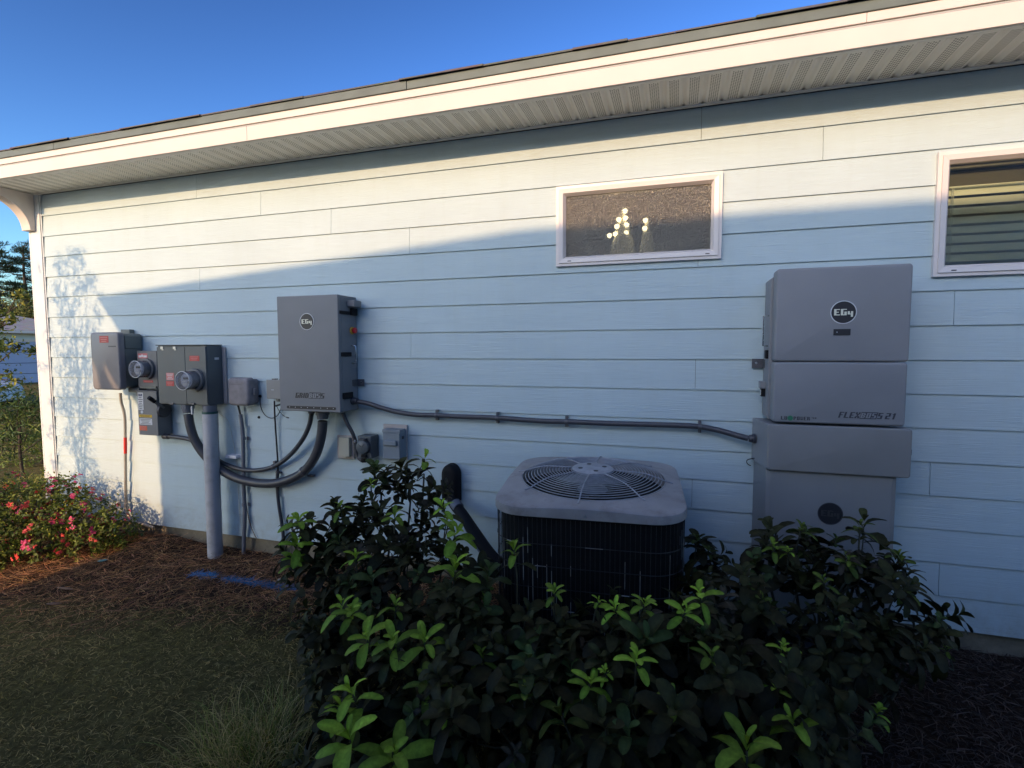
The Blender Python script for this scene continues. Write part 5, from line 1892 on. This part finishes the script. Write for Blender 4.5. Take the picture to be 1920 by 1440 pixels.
bush('hedge_bush', 'right bush growing up in front of the battery cabinet and trailing to the bare mulch',
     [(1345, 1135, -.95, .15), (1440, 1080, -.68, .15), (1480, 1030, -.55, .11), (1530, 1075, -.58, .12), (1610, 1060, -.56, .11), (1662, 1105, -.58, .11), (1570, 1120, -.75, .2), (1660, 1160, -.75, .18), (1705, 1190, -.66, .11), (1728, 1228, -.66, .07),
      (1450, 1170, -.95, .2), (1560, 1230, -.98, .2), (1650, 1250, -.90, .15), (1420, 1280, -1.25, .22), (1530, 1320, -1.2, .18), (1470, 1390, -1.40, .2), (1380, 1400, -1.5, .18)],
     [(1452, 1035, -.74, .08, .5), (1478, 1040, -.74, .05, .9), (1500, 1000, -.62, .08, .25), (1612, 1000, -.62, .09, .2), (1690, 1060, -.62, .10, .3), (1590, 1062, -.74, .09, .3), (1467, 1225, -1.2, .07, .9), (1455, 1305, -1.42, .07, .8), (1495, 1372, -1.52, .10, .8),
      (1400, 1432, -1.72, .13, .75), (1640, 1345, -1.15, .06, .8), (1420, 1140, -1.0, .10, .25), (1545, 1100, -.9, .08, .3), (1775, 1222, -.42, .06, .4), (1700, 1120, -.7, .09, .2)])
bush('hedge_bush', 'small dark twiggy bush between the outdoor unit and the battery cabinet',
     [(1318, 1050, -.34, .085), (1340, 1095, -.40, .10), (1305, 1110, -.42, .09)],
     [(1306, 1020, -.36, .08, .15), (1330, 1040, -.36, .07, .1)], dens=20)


# ------------------------------------------------------------------ flowering bush at the corner
def flower_bush():
    t = thing('flower_bush', 'sunlit bush with pink flowers at the left corner of the house', 'flower bush', (-4.85, -0.45, -0.2))
    clumps = [((-4.80, -.36, .20), .22), ((-5.12, -.45, .20), .26), ((-4.55, -.32, .12), .20), ((-4.32, -.27, .04), .15), ((-5.45, -.6, .15), .28), ((-4.72, -.52, -.02), .2), ((-5.0, -.66, .0), .22),
              ((-4.45, -.36, -.05), .14), ((-5.3, -.85, .02), .22), ((-5.65, -.4, .2), .26), ((-4.95, -.3, .30), .15), ((-4.28, -.22, -.06), .10), ((-4.9, -.8, -.1), .14)]
    lv = Leaves()
    st = MB()
    blooms = []
    root = np.array([-4.85, -.42, -.2])
    for c, r in clumps:
        c = np.array(c)
        st.tube([tuple(root + np.array([(c[0] - root[0]) * 0.3, (c[1] - root[1]) * 0.3, 0])), tuple((root + c) / 2 + rng.normal(0, .03, 3)), tuple(c)], 0.009, 6, 3, taper=0.004)
        n = int(150 * (r / 0.2) ** 2)
        for k in range(n):
            dv = unit(rng.normal(0, 1, 3) + np.array([0, -.1, .15]))
            b = c + dv * r * rng.uniform(0.55, 1.12)
            if b[2] < -0.2 or b[1] > -0.03:
                continue
            ax = unit(dv * 0.8 + np.array([0, 0, 0.6]) + rng.normal(0, 0.3, 3))
            q = rng.random()
            ct, cb = np.array((0.21, 0.26, 0.04)), np.array((0.08, 0.115, 0.022))
            if q < 0.1:
                ct = np.array((0.12, 0.035, 0.03))
            elif q < 0.35:
                ct = np.array((0.32, 0.34, 0.055))
            lv.shoot(b, ax, 0.05, int(rng.integers(2, 4)), rng.uniform(0.028, 0.042), ct, cb, wr=0.6)
            if k % 16 == 0:
                st.tube([tuple(c), tuple(b), tuple(b + ax * 0.03)], 0.0025, 4, 1, taper=0.0012)
            if rng.random() < 0.10 and dv[2] > -0.4:
                blooms.append((b + dv * 0.03, dv))
    lv.build('foliage', M['petal'], t, rows=4)
    st.build('stems', M['stem'], t, smooth=True)
    # upright twigs at the right end whose shadows show on the wall
    tw = Leaves()
    for (x, y, z, h) in ((-4.30, -.22, .08, .16), (-4.42, -.25, .16, .14), (-4.22, -.2, .0, .14), (-4.62, -.28, .24, .13), (-4.16, -.18, -.05, .12)):
        for k in range(7):
            tw.shoot(np.array([x + rng.normal(0, .02), y + rng.normal(0, .02), z + h * k / 7]), np.array([rng.normal(0, .4), rng.normal(0, .4), 1.0]), 0.03, 2, .034, (0.10, .15, .03), (.04, .07, .02), wr=0.6)
    tw.build('twig_leaves', M['petal'], t, rows=4)
    keep = blooms[:90]
    for b, dv in keep:
        pl_ = Leaves()
        shade = rng.uniform(0.7, 1.15)
        colr = np.array((0.86, 0.13, 0.30)) * shade if rng.random() < 0.7 else np.array((0.90, 0.15, 0.14)) * shade
        for k in range(int(rng.integers(2, 5))):
            c = b + rng.normal(0, 0.018, 3)
            for h in range(7):
                an = h * 2 * math.pi / 7 + rng.normal(0, .2)
                e1 = unit(np.cross(dv, [0.3, 0.2, 0.9]))
                e2 = np.cross(dv, e1)
                out = e1 * math.cos(an) + e2 * math.sin(an)
                pl_.add(c, out + dv * rng.uniform(0.1, 0.7), dv, rng.uniform(.017, .026), .017, .3, .2, colr * rng.uniform(.8, 1.15))
        pl_.build('blossom', M['petal'], t, rows=3)


flower_bush()


# ------------------------------------------------------------------ litter, turf, small things on the ground
def strips(name, label, pts, heads, length, width, lift, colr, mat, bendz=0.0, seg=3):
    """thin curved strips: pts (n,3) bases, heads (n,3) unit directions"""
    n = len(pts)
    upv = np.array([[0.0, 0.0, 1.0]]) + rng.normal(0, 0.75, (n, 3)) * np.array([[1, 1, 0.2]])
    side = unit(np.cross(heads, upv) + 1e-6)
    bend = rng.normal(0, 0.35, n)
    ts = np.linspace(0, 1, seg + 1)
    V = np.zeros((n, seg + 1, 2, 3))
    for i, tt in enumerate(ts):
        c = pts + heads * (length * tt)[:, None] + side * (bend * length * tt * tt)[:, None]
        c[:, 2] += lift * 4 * tt * (1 - tt) - bendz * length * tt * tt
        w = width * (1 - 0.85 * tt ** 2)
        V[:, i, 0] = c - side * (w / 2)[:, None]
        V[:, i, 1] = c + side * (w / 2)[:, None]
    k = (seg + 1) * 2
    idx = (np.arange(n) * k)[:, None, None]
    f = np.array([[2 * i, 2 * i + 1, 2 * i + 3, 2 * i + 2] for i in range(seg)])[None]
    return raw_mesh(name, V.reshape(-1, 3), (idx + f).reshape(-1, 4), np.repeat(colr, k, axis=0), mat)


def gzv(x, y):
    return np.array([gz(float(a), float(b)) for a, b in zip(x, y)])


def bedness(x, y):
    return np.array([y_ - 0.14 * x_ + 0.9 * (0.5 + 0.5 * noise.noise(Vector((x_ * 1.4, y_ * 1.4, 0.3)))) for x_, y_ in zip(x, y)])


def straw_field():
    n = 30000
    x = rng.uniform(-5.9, -1.0, n)
    y = -np.abs(rng.beta(1.0, 1.5, n)) * 1.9 + 0.01
    b = bedness(x, y)
    keep = b + rng.normal(0, 0.13, n) > -0.08
    x, y = x[keep], y[keep]
    n = len(x)
    z = gzv(x, y) + rng.uniform(0.001, 0.014, n)
    an = rng.uniform(0, 6.28, n)
    h = unit(np.stack([np.cos(an), np.sin(an), rng.normal(0.02, 0.10, n)], 1))
    c = np.array([[0.66, 0.335, 0.15]]) * rng.uniform(0.12, 1.2, (n, 1)) ** 1.3 * np.stack([np.ones(n), rng.uniform(0.85, 1.15, n), rng.uniform(0.8, 1.2, n)], 1)
    o = strips('pine_straw', '', np.stack([x, y, z], 1), h, rng.uniform(0.05, 0.17, n), rng.uniform(0.0014, 0.0026, n), rng.uniform(0, 0.012, n), c, M['straw'])
    kind(o, 'stuff')
    n = 17000
    x = rng.uniform(0.2, 2.6, n)
    y = rng.uniform(-1.7, 0.02, n)
    z = gzv(x, y) + rng.uniform(0.001, 0.012, n)
    an = rng.uniform(0, 6.28, n)
    h = unit(np.stack([np.cos(an), np.sin(an), rng.normal(0.02, 0.12, n)], 1))
    c = np.array([[0.12, 0.08, 0.062]]) * rng.uniform(0.3, 1.4, (n, 1))
    o = strips('bark_mulch', '', np.stack([x, y, z], 1), h, rng.uniform(0.02, 0.09, n), rng.uniform(0.002, 0.006, n), rng.uniform(0, 0.008, n), c, M['straw'])
    kind(o, 'stuff')


def turf():
    n = 74000
    x = rng.uniform(-5.2, -0.7, n)
    y = rng.uniform(-2.7, -0.15, n)
    b = bedness(x, y)
    keep = b + rng.normal(0, 0.15, n) < 0.05
    x, y = x[keep], y[keep]
    n = len(x)
    z = gzv(x, y) - 0.003
    an = rng.uniform(0, 6.28, n)
    up = rng.uniform(0.15, 1.3, n)
    h = unit(np.stack([np.cos(an), np.sin(an), up], 1))
    clump = np.array([noise.noise(Vector((a * 5, b_ * 5, 7))) for a, b_ in zip(x, y)])
    L = rng.uniform(0.025, 0.062, n) * (1 + 0.4 * clump)
    dry = np.clip(0.66 + 0.9 * np.array([noise.noise(Vector((a * 1.6, b_ * 1.6, 2))) for a, b_ in zip(x, y)]) + rng.normal(0, 0.28, n), 0, 1)[:, None]
    c = np.array([[0.26, 0.235, 0.05]]) * (1 - dry) + np.array([[0.68, 0.50, 0.20]]) * dry
    c = c * rng.uniform(0.45, 1.3, (n, 1))
    o = strips('lawn_grass', '', np.stack([x, y, z], 1), h, L, rng.uniform(0.0018, 0.0034, n), np.zeros(n), c, M['blade'], bendz=0.5)
    kind(o, 'stuff')


def tuft(name, label, c, n, rad, l0, l1, cols, wid=0.0028):
    x = c[0] + rng.normal(0, rad, n)
    y = c[1] + rng.normal(0, rad, n)
    z = gzv(x, y)
    dx, dy = (x - c[0]) / rad, (y - c[1]) / rad
    h = unit(np.stack([dx * 0.35 + rng.normal(0, 0.3, n), dy * 0.35 + rng.normal(0, 0.3, n), rng.uniform(0.6, 1.5, n)], 1))
    k = rng.integers(0, len(cols), n)
    cc = np.array(cols)[k] * rng.uniform(0.6, 1.3, (n, 1))
    o = strips(name, label, np.stack([x, y, z], 1), h, rng.uniform(l0, l1, n), np.full(n, wid), np.zeros(n), cc, M['blade'], bendz=0.55, seg=5)
    tag(o, label, 'grass')


straw_field()
turf()
tuft('grass_tuft', 'long straggly tuft of yellow-green grass at the foot of the front left bush', (-1.66, -1.60), 1300, 0.13, 0.12, 0.36, [(0.66, 0.52, 0.20), (0.36, 0.37, 0.08), (0.75, 0.57, 0.25), (0.22, 0.27, 0.06)], wid=0.0027)


def blue_stripe():
    a, b = Vector((-3.32, -0.42, 0)), Vector((-2.42, -0.40, 0))
    t = thing('paint_stripe', 'blue spray-painted stripe across the pine straw near the big grey pipe', 'paint stripe', (-2.9, -0.4, -0.14))
    n = 60
    vs, fs = [], []
    for i in range(n + 1):
        q = a.lerp(b, i / n)
        w = 0.019 + 0.008 * noise.noise(Vector((i * 0.35, 0, 4)))
        wob = 0.012 * noise.noise(Vector((i * 0.12, 5, 0)))
        for k in range(4):
            y = q.y + wob + (k / 3 - 0.5) * 2 * w
            vs.append((q.x, y, gz(q.x, y) + 0.006 + 0.002 * (k in (1, 2))))
    skip = set(list(range(15, 20)) + list(range(38, 41)) + list(range(47, 52)))
    for i in range(n):
        if i in skip:
            continue
        for k in range(3):
            fs.append((i * 4 + k, i * 4 + k + 1, i * 4 + 5 + k, i * 4 + 4 + k))
    MB().add(vs, fs).build('paint_patch', M['bluepaint'], t)
    m = 1700
    u = rng.uniform(0, 1, m) ** 0.9
    u[(u > 0.25) & (u < 0.32)] += 0.09
    x = a.x + (b.x - a.x) * u
    y = a.y + (b.y - a.y) * u + rng.normal(0, 0.015, m)
    z = gzv(x, y) + rng.uniform(0.006, 0.016, m)
    an = rng.uniform(0, 6.28, m)
    h = unit(np.stack([np.cos(an), np.sin(an), rng.normal(0, .06, m)], 1))
    c = (np.array([[0.07, 0.40, 0.85]]) * (1 - 0.6 * u[:, None]) + np.array([[0.06, 0.07, 0.09]]) * 0.6 * u[:, None]) * rng.uniform(0.4, 1.2, (m, 1))
    o = strips('painted_straw', '', np.stack([x, y, z], 1), h, rng.uniform(0.02, 0.06, m), rng.uniform(0.0018, 0.003, m), np.zeros(m), c, M['straw'])
    o.parent = t
    o.location = o.location - t.location


blue_stripe()


def debris(name, label, cat, px, py, size, m, rot=0.0, squash=0.4):
    # walk the ray down to the ground
    d = (P(px, py, 0.0) - CAM).normalized()
    k = 0.5
    while k < 9:
        q = CAM + d * k
        if q.z <= gz(q.x, q.y) + 0.004:
            break
        k += 0.004
    mb = MB()
    bm = bmesh.new()
    bmesh.ops.create_icosphere(bm, subdivisions=3, radius=1)
    c_, s_ = math.cos(rot), math.sin(rot)
    vs = []
    for v in bm.verts:
        nn = 1 + 0.25 * noise.noise(v.co * 1.6 + Vector((px, py, 0)))
        x, y, z = v.co.x * size[0] * nn, v.co.y * size[1] * nn, v.co.z * size[2] * nn
        vs.append((q.x + c_ * x - s_ * y, q.y + s_ * x + c_ * y, q.z + size[2] * 0.6 + z))
    fs = [tuple(v.index for v in f.verts) for f in bm.faces]
    bm.free()
    tag(mb.add(vs, fs).build(name, m, None, smooth=True), label, cat)


debris('stone', 'small pale stone on the straw beside the blue stripe', 'stone', 524, 1089, (0.014, 0.012, 0.010), M['stone'])
debris('stick', 'short brown stick lying across the blue stripe', 'stick', 404, 1082, (0.085, 0.009, 0.007), M['wood'], 0.55)
debris('plastic_scrap', 'small teal scrap at the edge of the pink-flowered bush', 'scrap', 193, 1052, (0.035, 0.014, 0.008), M['teal'], 0.7)
debris('wood_chip', 'pale flat wood chip on the shaded straw near the sunlit strip', 'wood chip', 123, 1104, (0.07, 0.012, 0.006), M['wood'], 0.1)
debris('dry_leaf', 'crumpled dry leaf on the turf below the pale wood chip', 'leaf', 102, 1133, (0.045, 0.016, 0.007), M['wood'], 0.3)


# ------------------------------------------------------------------ trees and shrubs beyond the corner
def AT(px, depth, z=None):
    q = CAM + (AF + AR * ((px - 960) / F_PX)) * depth
    return np.array([q.x, q.y, gz(q.x, q.y) if z is None and abs(q.x) < 40 and abs(q.y) < 40 else (-0.27 if z is None else z)])


def ZAT(py, depth):
    return CAM.z + (AF.z - AU.z * ((py - 720) / F_PX)) * depth


def leafy(name, label, cat, base, trunk_h, crowns, n, L, cols, wr=0.4, trunk_r=0.04, lean=(0, 0), group=None, mat='petal', pairs=3, flat=1.0, extra=0):
    t = thing(name, label, cat, tuple(base), group=group)
    tr = MB()
    top = np.array([base[0] + lean[0], base[1] + lean[1], base[2] + trunk_h])
    mid = (base + top) / 2 + rng.normal(0, trunk_r * 0.8, 3) * np.array([1, 1, 0])
    tr.tube([tuple(base - np.array([0, 0, 0.1])), tuple(mid), tuple(top)], trunk_r, 9, 5, taper=trunk_r * 0.5)
    lv = Leaves()
    for c, r in crowns:
        c = np.array(c)
        s_ = base + (top - base) * rng.uniform(0.45, 0.95)
        tr.tube([tuple(s_), tuple((s_ + c) / 2 + rng.normal(0, 0.06 * np.linalg.norm(c - s_), 3)), tuple(c)], trunk_r * 0.4, 6, 4, taper=trunk_r * 0.12)
        for k in range(int(n * r * r) + extra):
            dv = unit(rng.normal(0, 1, 3))
            b = c + dv * r * rng.uniform(0.25, 1.0) ** 0.6 * np.array([1, 1, flat])
            ax = unit(dv + np.array([0, 0, 0.4]) + rng.normal(0, 0.35, 3))
            cc = np.array(cols[int(rng.integers(0, len(cols)))])
            lv.shoot(b, ax, L * 0.9, pairs, L * rng.uniform(0.8, 1.2), cc * 1.25, cc * 0.8, wr=wr)
            if k % 5 == 0:
                tr.tube([tuple(c), tuple(b)], trunk_r * 0.10, 4, 1, taper=trunk_r * 0.05)
    tr.build('trunk', M['bark'], t, smooth=True)
    lv.build('crown', M[mat], t, rows=4)
    return t


# slim young tree whose shadow falls on the corner of the house (it stands just out of frame)
b = np.array([-5.78, -2.55, gz(-5.78, -2.55)])
cr = []
for (x, z, r) in ((-5.60, 3.16, .09), (-5.48, 2.95, .08), (-5.40, 2.80, .06), (-5.86, 3.10, .08), (-5.95, 2.85, .10), (-5.50, 2.5, .10), (-5.56, 2.95, .10), (-5.48, 2.2, .10), (-5.72, 3.22, .10), (-5.66, 3.05, .13), (-5.80, 3.0, .11), (-5.58, 2.85, .11), (-5.74, 2.78, .16), (-5.50, 2.70, .09), (-5.86, 2.62, .12), (-5.66, 2.5, .18), (-5.85, 2.35, .14), (-5.62, 2.22, .19), (-5.80, 2.12, .17),
                  (-5.60, 1.95, .18), (-5.84, 1.85, .15), (-5.68, 1.68, .17), (-5.88, 1.55, .13), (-5.72, 1.42, .15), (-5.90, 1.95, .12), (-5.60, 1.25, .11), (-5.80, 1.2, .12), (-5.66, 1.02, .10), (-5.45, 1.20, .05), (-5.92, 2.9, .06), (-6.08, 2.5, .08), (-6.12, 2.15, .08), (-6.06, 1.9, .10), (-6.12, 1.6, .09), (-6.08, 1.35, .08), (-6.14, 3.1, .04)):
    cr.append(((x, -2.55 + rng.normal(0, .10), z), r))
leafy('young_tree', 'slim young tree just outside the frame, shading the left corner of the house', 'tree', b, 2.6, cr, 1900, 0.038, [(0.06, 0.10, 0.025)], wr=0.5, trunk_r=0.014, lean=(0.06, 0), pairs=2)

# shrubs seen past the corner
b = AT(33, 6.6)
h1 = ZAT(722, 6.6)
leafy('shrub', 'dark feathery green shrub just past the left corner of the house', 'shrub', b, 0.75,
      [((b[0], b[1], h1 - .18), .20), ((b[0] - .22, b[1] - .05, h1 - .35), .26), ((b[0] + .2, b[1] + .1, h1 - .32), .25), ((b[0], b[1], h1 - .5), .32), ((b[0] - .4, b[1] - .1, h1 - .55), .28), ((b[0] + .36, b[1] + .2, h1 - .52), .24), ((b[0] - .1, b[1], h1 - .72), .26)],
      420, 0.085, [(0.04, 0.075, 0.02), (0.07, 0.12, 0.03), (0.16, 0.20, 0.04)], wr=0.17, trunk_r=0.022, extra=34)
b = AT(70, 7.6)
h1 = ZAT(800, 7.6)
leafy('shrub', 'low bright green shrub beside the corner board, right of the feathery shrub', 'shrub', b, 0.3,
      [((b[0], b[1], h1 - .1), .2), ((b[0] + .2, b[1] + .1, h1 - .2), .22), ((b[0] - .2, b[1] - .1, h1 - .28), .24), ((b[0] + .05, b[1], h1 - .45), .3), ((b[0] - .3, b[1] - .2, h1 - .6), .22)],
      420, 0.055, [(0.12, 0.17, 0.035), (0.22, 0.25, 0.05)], wr=0.35, trunk_r=0.02, extra=26)
b = AT(10, 9.5)
h1 = ZAT(760, 9.5)
leafy('shrub', 'olive green shrub farther back at the left edge', 'shrub', b, 0.4,
      [((b[0], b[1], h1 - .2), .3), ((b[0] + .4, b[1] + .1, h1 - .4), .3), ((b[0] - .4, b[1], h1 - .35), .32), ((b[0] + .1, b[1], h1 - .7), .36), ((b[0] + .75, b[1] + .35, h1 - .55), .25)],
      220, 0.075, [(0.08, 0.11, 0.025), (0.15, 0.17, 0.04)], wr=0.3, trunk_r=0.03, extra=26)
# broad-leaved tree reaching in from the left
b = AT(-95, 8.2)
cr = []
for (px, py, dp, r) in ((15, 575, 8.2, .13), (45, 548, 8.0, .10), (62, 560, 8.3, .08), (20, 605, 8.1, .14), (-20, 570, 8.2, .3), (-60, 610, 8.2, .35), (5, 640, 7.8, .14), (40, 645, 7.9, .10), (62, 655, 7.9, .07), (-30, 660, 8, .3), (15, 700, 7.7, .13), (38, 712, 7.7, .07),
                        (-90, 540, 8.3, .4), (-100, 640, 8.2, .4), (-60, 500, 8.3, .35), (30, 595, 8.1, .07), (-10, 730, 7.7, .18)):
    q = AT(px, dp, ZAT(py, dp))
    cr.append((q, r))
leafy('broadleaf_tree', 'sparse yellow-green broad-leaved tree reaching in at the left edge', 'tree', b, 2.6, cr, 230, 0.085, [(0.14, 0.17, 0.03), (0.06, 0.095, 0.02), (0.30, 0.28, 0.05)], wr=0.5, trunk_r=0.05, pairs=2, extra=9)


def strappy(px, dp, n, label):
    c = AT(px, dp)
    tuft('strap_leaf_clump', label, c, n, 0.12, 0.2, 0.42, [(0.28, 0.26, 0.07), (0.14, 0.17, 0.04), (0.36, 0.32, 0.10)], wid=0.012)


strappy(14, 5.9, 170, 'yellowish strap-leaved clump left of the pink-flowered bush')
strappy(46, 6.4, 120, 'greener strap-leaved clump at the foot of the feathery shrub')


def pine(px, dp, top_py, label):
    b = AT(px, dp, -0.27)
    H = ZAT(top_py, dp) + 0.27
    t = thing('pine_tree', label, 'tree', tuple(b), group='pines behind the far house')
    tr = MB()
    tr.tube([tuple(b), tuple(b + np.array([.2, .1, H * .4])), tuple(b + np.array([-.1, 0, H * .75])), tuple(b + np.array([.05, 0, H]))], 0.22, 9, 5, taper=0.05)
    lv = Leaves()
    for k in range(34):
        z = H * (0.36 + 0.64 * (k / 33) ** 0.9)
        an = rng.uniform(0, 6.28)
        ln = (0.5 + 2.3 * (1 - (z / H - .36) / .64) ** 0.7) * rng.uniform(0.6, 1.1)
        s_ = b + np.array([0, 0, z])
        e_ = s_ + np.array([math.cos(an) * ln, math.sin(an) * ln, 0.12 * ln + rng.normal(0, .15)])
        tr.tube([tuple(s_), tuple((s_ + e_) / 2 + np.array([0, 0, -.1])), tuple(e_)], 0.05, 5, 3, taper=0.02)
        for u in np.linspace(0.4, 1.05, int(2 + ln * 2.2)):
            c = s_ + (e_ - s_) * u + rng.normal(0, .15, 3) * np.array([1, 1, .5])
            for h in range(60):
                dv = unit(rng.normal(0, 1, 3) * np.array([1, 1, .35]) + np.array([0, 0, .25]))
                q = c + dv * rng.uniform(.05, .55) * np.array([1, 1, .42])
                lv.add(q, dv + np.array([0, 0, .5]), rng.normal(0, 1, 3), rng.uniform(.16, .30), rng.uniform(.03, .06), .2, .1, np.array((0.022, 0.042, 0.018)) * rng.uniform(.5, 1.7))
    tr.build('trunk', M['bark'], t, smooth=True)
    lv.build('crown', M['needle'], t, rows=3)


pine(6, 44, 452, 'tall dark pine behind the far house at the left edge of the frame')
pine(60, 47, 462, 'dark pine behind the far house, right against the corner board')
pine(-48, 46, 440, 'tall pine farther left behind the far house, its branches reaching into frame')
b = AT(30, 34, -0.27)
q = lambda px, py, r: (AT(px, 34 + rng.normal(0, .4), ZAT(py, 34)), r)
leafy('background_tree', 'olive green round tree between the pines and the far house roof', 'tree', b, 3.6,
      [q(10, 585, .75), q(35, 570, .7), q(60, 575, .75), q(-20, 575, .9), q(80, 590, .8), q(25, 600, .9), q(55, 605, .8), q(-50, 590, .9), q(100, 600, .8)], 190, 0.17, [(0.10, 0.125, 0.03), (0.17, 0.17, 0.04)], wr=0.5, trunk_r=0.14, pairs=2)

# ------------------------------------------------------------------ the far house, its drive and a car
RY = -PAN
fo_ = AT(68, 27, -0.27)
t = thing('house', 'far house with a weathered grey roof and bluish garage door at the left edge', 'house', tuple(fo_), rot=R(84))
RYH = R(84)
MB().box(-10, 3.0, 0.0, 8.0, -0.3, 2.72).build('wall', M['farwall'], t, local=True)
MB().box(-4.6, 0.55, -0.03, -0.001, 0.02, 2.18).build('garage_door', M['garage'], t, local=True, bevel=0.004)
fr = MB()
for zz in (0.56, 1.10, 1.64):
    fr.box(-4.6, 0.55, -0.034, -0.0305, zz - 0.012, zz + 0.012)
fr.build('panel_grooves', M['inkgrey'], t, local=True)
MB().box(-4.75, -4.605, -0.05, -0.001, 0, 2.30).box(0.555, 0.70, -0.05, -0.001, 0, 2.30).box(-4.6045, 0.5545, -0.05, -0.001, 2.185, 2.30).build('door_trim', M['trim'], t, local=True)
MB().add([(-10.5, -.5, 2.74), (3.5, -.5, 2.74), (3.5, 8.5, 2.74), (-10.5, 8.5, 2.74), (-6.5, 3.9, 3.75), (0.6, 3.9, 3.75)],
         [(0, 1, 5, 4), (1, 2, 5), (2, 3, 4, 5), (3, 0, 4), (3, 2, 1, 0)]).build('roof', M['far_shingle'], t, local=True)
MB().box(-10.5, 3.5, -0.515, -0.5005, 2.60, 2.738).box(-10.5, 3.5, -0.50, -0.001, 2.62, 2.635).build('fascia', M['trim'], t, local=True)
# driveway in front of the far garage
d_ = MB()
c_, s_ = math.cos(RYH), math.sin(RYH)
cor = []
for lx, ly in ((-4.6, -12), (0.6, -12), (0.6, -0.05), (-4.6, -0.05)):
    cor.append((fo_[0] + c_ * lx - s_ * ly, fo_[1] + s_ * lx + c_ * ly))
d_.add([(x, y, -0.255) for x, y in cor], [(0, 1, 2, 3)])
kind(d_.build('driveway', M['slab'], None), 'structure')
# car
cp = AT(-58, 14.5, -0.30)
t = thing('parked_car', 'silver car at the left edge behind the shrubs, only its bonnet in the frame', 'car', tuple(cp), rot=RY)
prof = [(-0.05, 0.25), (-0.08, 0.55), (-0.2, 0.74), (-1.25, 0.92), (-2.0, 1.42), (-3.3, 1.46), (-4.1, 1.08), (-4.55, 1.02), (-4.6, 0.4), (-4.5, 0.25)]
MB().prism([(x, z) for x, z in prof], 0.0, 1.75, 'y').build('body', M['carpaint'], t, local=True, bevel=0.05, seg=3)
MB().add([(-1.33, 0.12, 1.035), (-1.33, 1.63, 1.035), (-1.95, 1.55, 1.41), (-1.95, 0.2, 1.41)], [(0, 1, 2, 3)]).add([(-1.5, -0.006, 1.03), (-2.1, -0.006, 1.38), (-3.2, -0.006, 1.40), (-3.8, -0.006, 1.06)], [(0, 1, 2, 3)]).build('window', M['carglass'], t, local=True)
for x in (-0.85, -3.65):
    for y in (0.02, 1.73):
        w = MB().cyl((x, y - 0.1, 0.31), (0, 1, 0), 0.32, 0.32, 0.2, 24).build('wheel', M['rubber'], t, local=True, bevel=0.02)
        MB().cyl((x, y - 0.105 if y < 1 else y + 0.1, 0.31), (0, 1, 0), 0.2, 0.2, 0.006, 20).build('rim', M['steel'], w, local=True)
MB().box(-0.16, -0.09, 0.12, 0.5, 0.58, 0.70).build('headlight', M['silver'], t, local=True, bevel=0.02)
MB().box(-0.16, -0.09, 1.25, 1.63, 0.58, 0.70).build('headlight', M['silver'], t, local=True, bevel=0.02)

# ------------------------------------------------------------------ the neighbouring house behind the camera, whose shadow lies on the wall
t = thing('house', 'neighbouring house behind the camera whose roof shades the lower wall', 'house', (1.5, -7.4, -0.5))
NX0, NX1, NY0, NY1, NZ = -5.933, 9.0, -4.40, -10.40, 3.40
PITCH = 0.43
RZ = NZ + 3.0 * PITCH
MB().add([(NX0, NY0, NZ), (NX1, NY0, NZ), (NX1, NY1, NZ), (NX0, NY1, NZ), (NX0 + 3.0, -7.4, RZ), (NX1 - 3.0, -7.4, RZ)],
         [(0, 1, 5, 4), (1, 2, 5), (2, 3, 4, 5), (3, 0, 4), (0, 3, 2, 1)]).build('roof', M['shingle'], t)
MB().hexa([(-5.743, -4.55, 3.162), (8.8, -4.55, 3.162), (8.8, -10.25, 3.162), (-5.743, -10.25, 3.162)],
          [(NX0, NY0, NZ - .003), (NX1, NY0, NZ - .003), (NX1, NY1, NZ - .003), (NX0, NY1, NZ - .003)]).build('fascia', M['trim'], t)
MB().box(-5.416, 8.5, -10.0, -4.80, -0.6, 3.16).build('wall', M['nsiding'], t)
for pts_ in ([(-4.56, 1.56), (-4.53, 1.45), (-4.50, 1.38), (-4.47, 1.33), (-4.43, 1.25), (-4.41, 1.15), (-4.39, 1.08), (-4.33, 1.0), (-4.24, .93), (-4.115, .88), (-4.115, 1.0), (-4.22, 1.08), (-4.26, 1.12), (-4.33, 1.22), (-4.37, 1.30), (-4.37, 1.56)],
             [(-4.3695, 1.56), (-4.3695, 1.36), (-4.30, 1.25), (-4.21, 1.12), (-4.115, 1.02), (-4.115, 1.56)]):
    MB().prism([(x - 1.30, z + 1.60) for x, z in pts_], -4.95, -4.83, 'y').build('bracket', M['trim'], t)
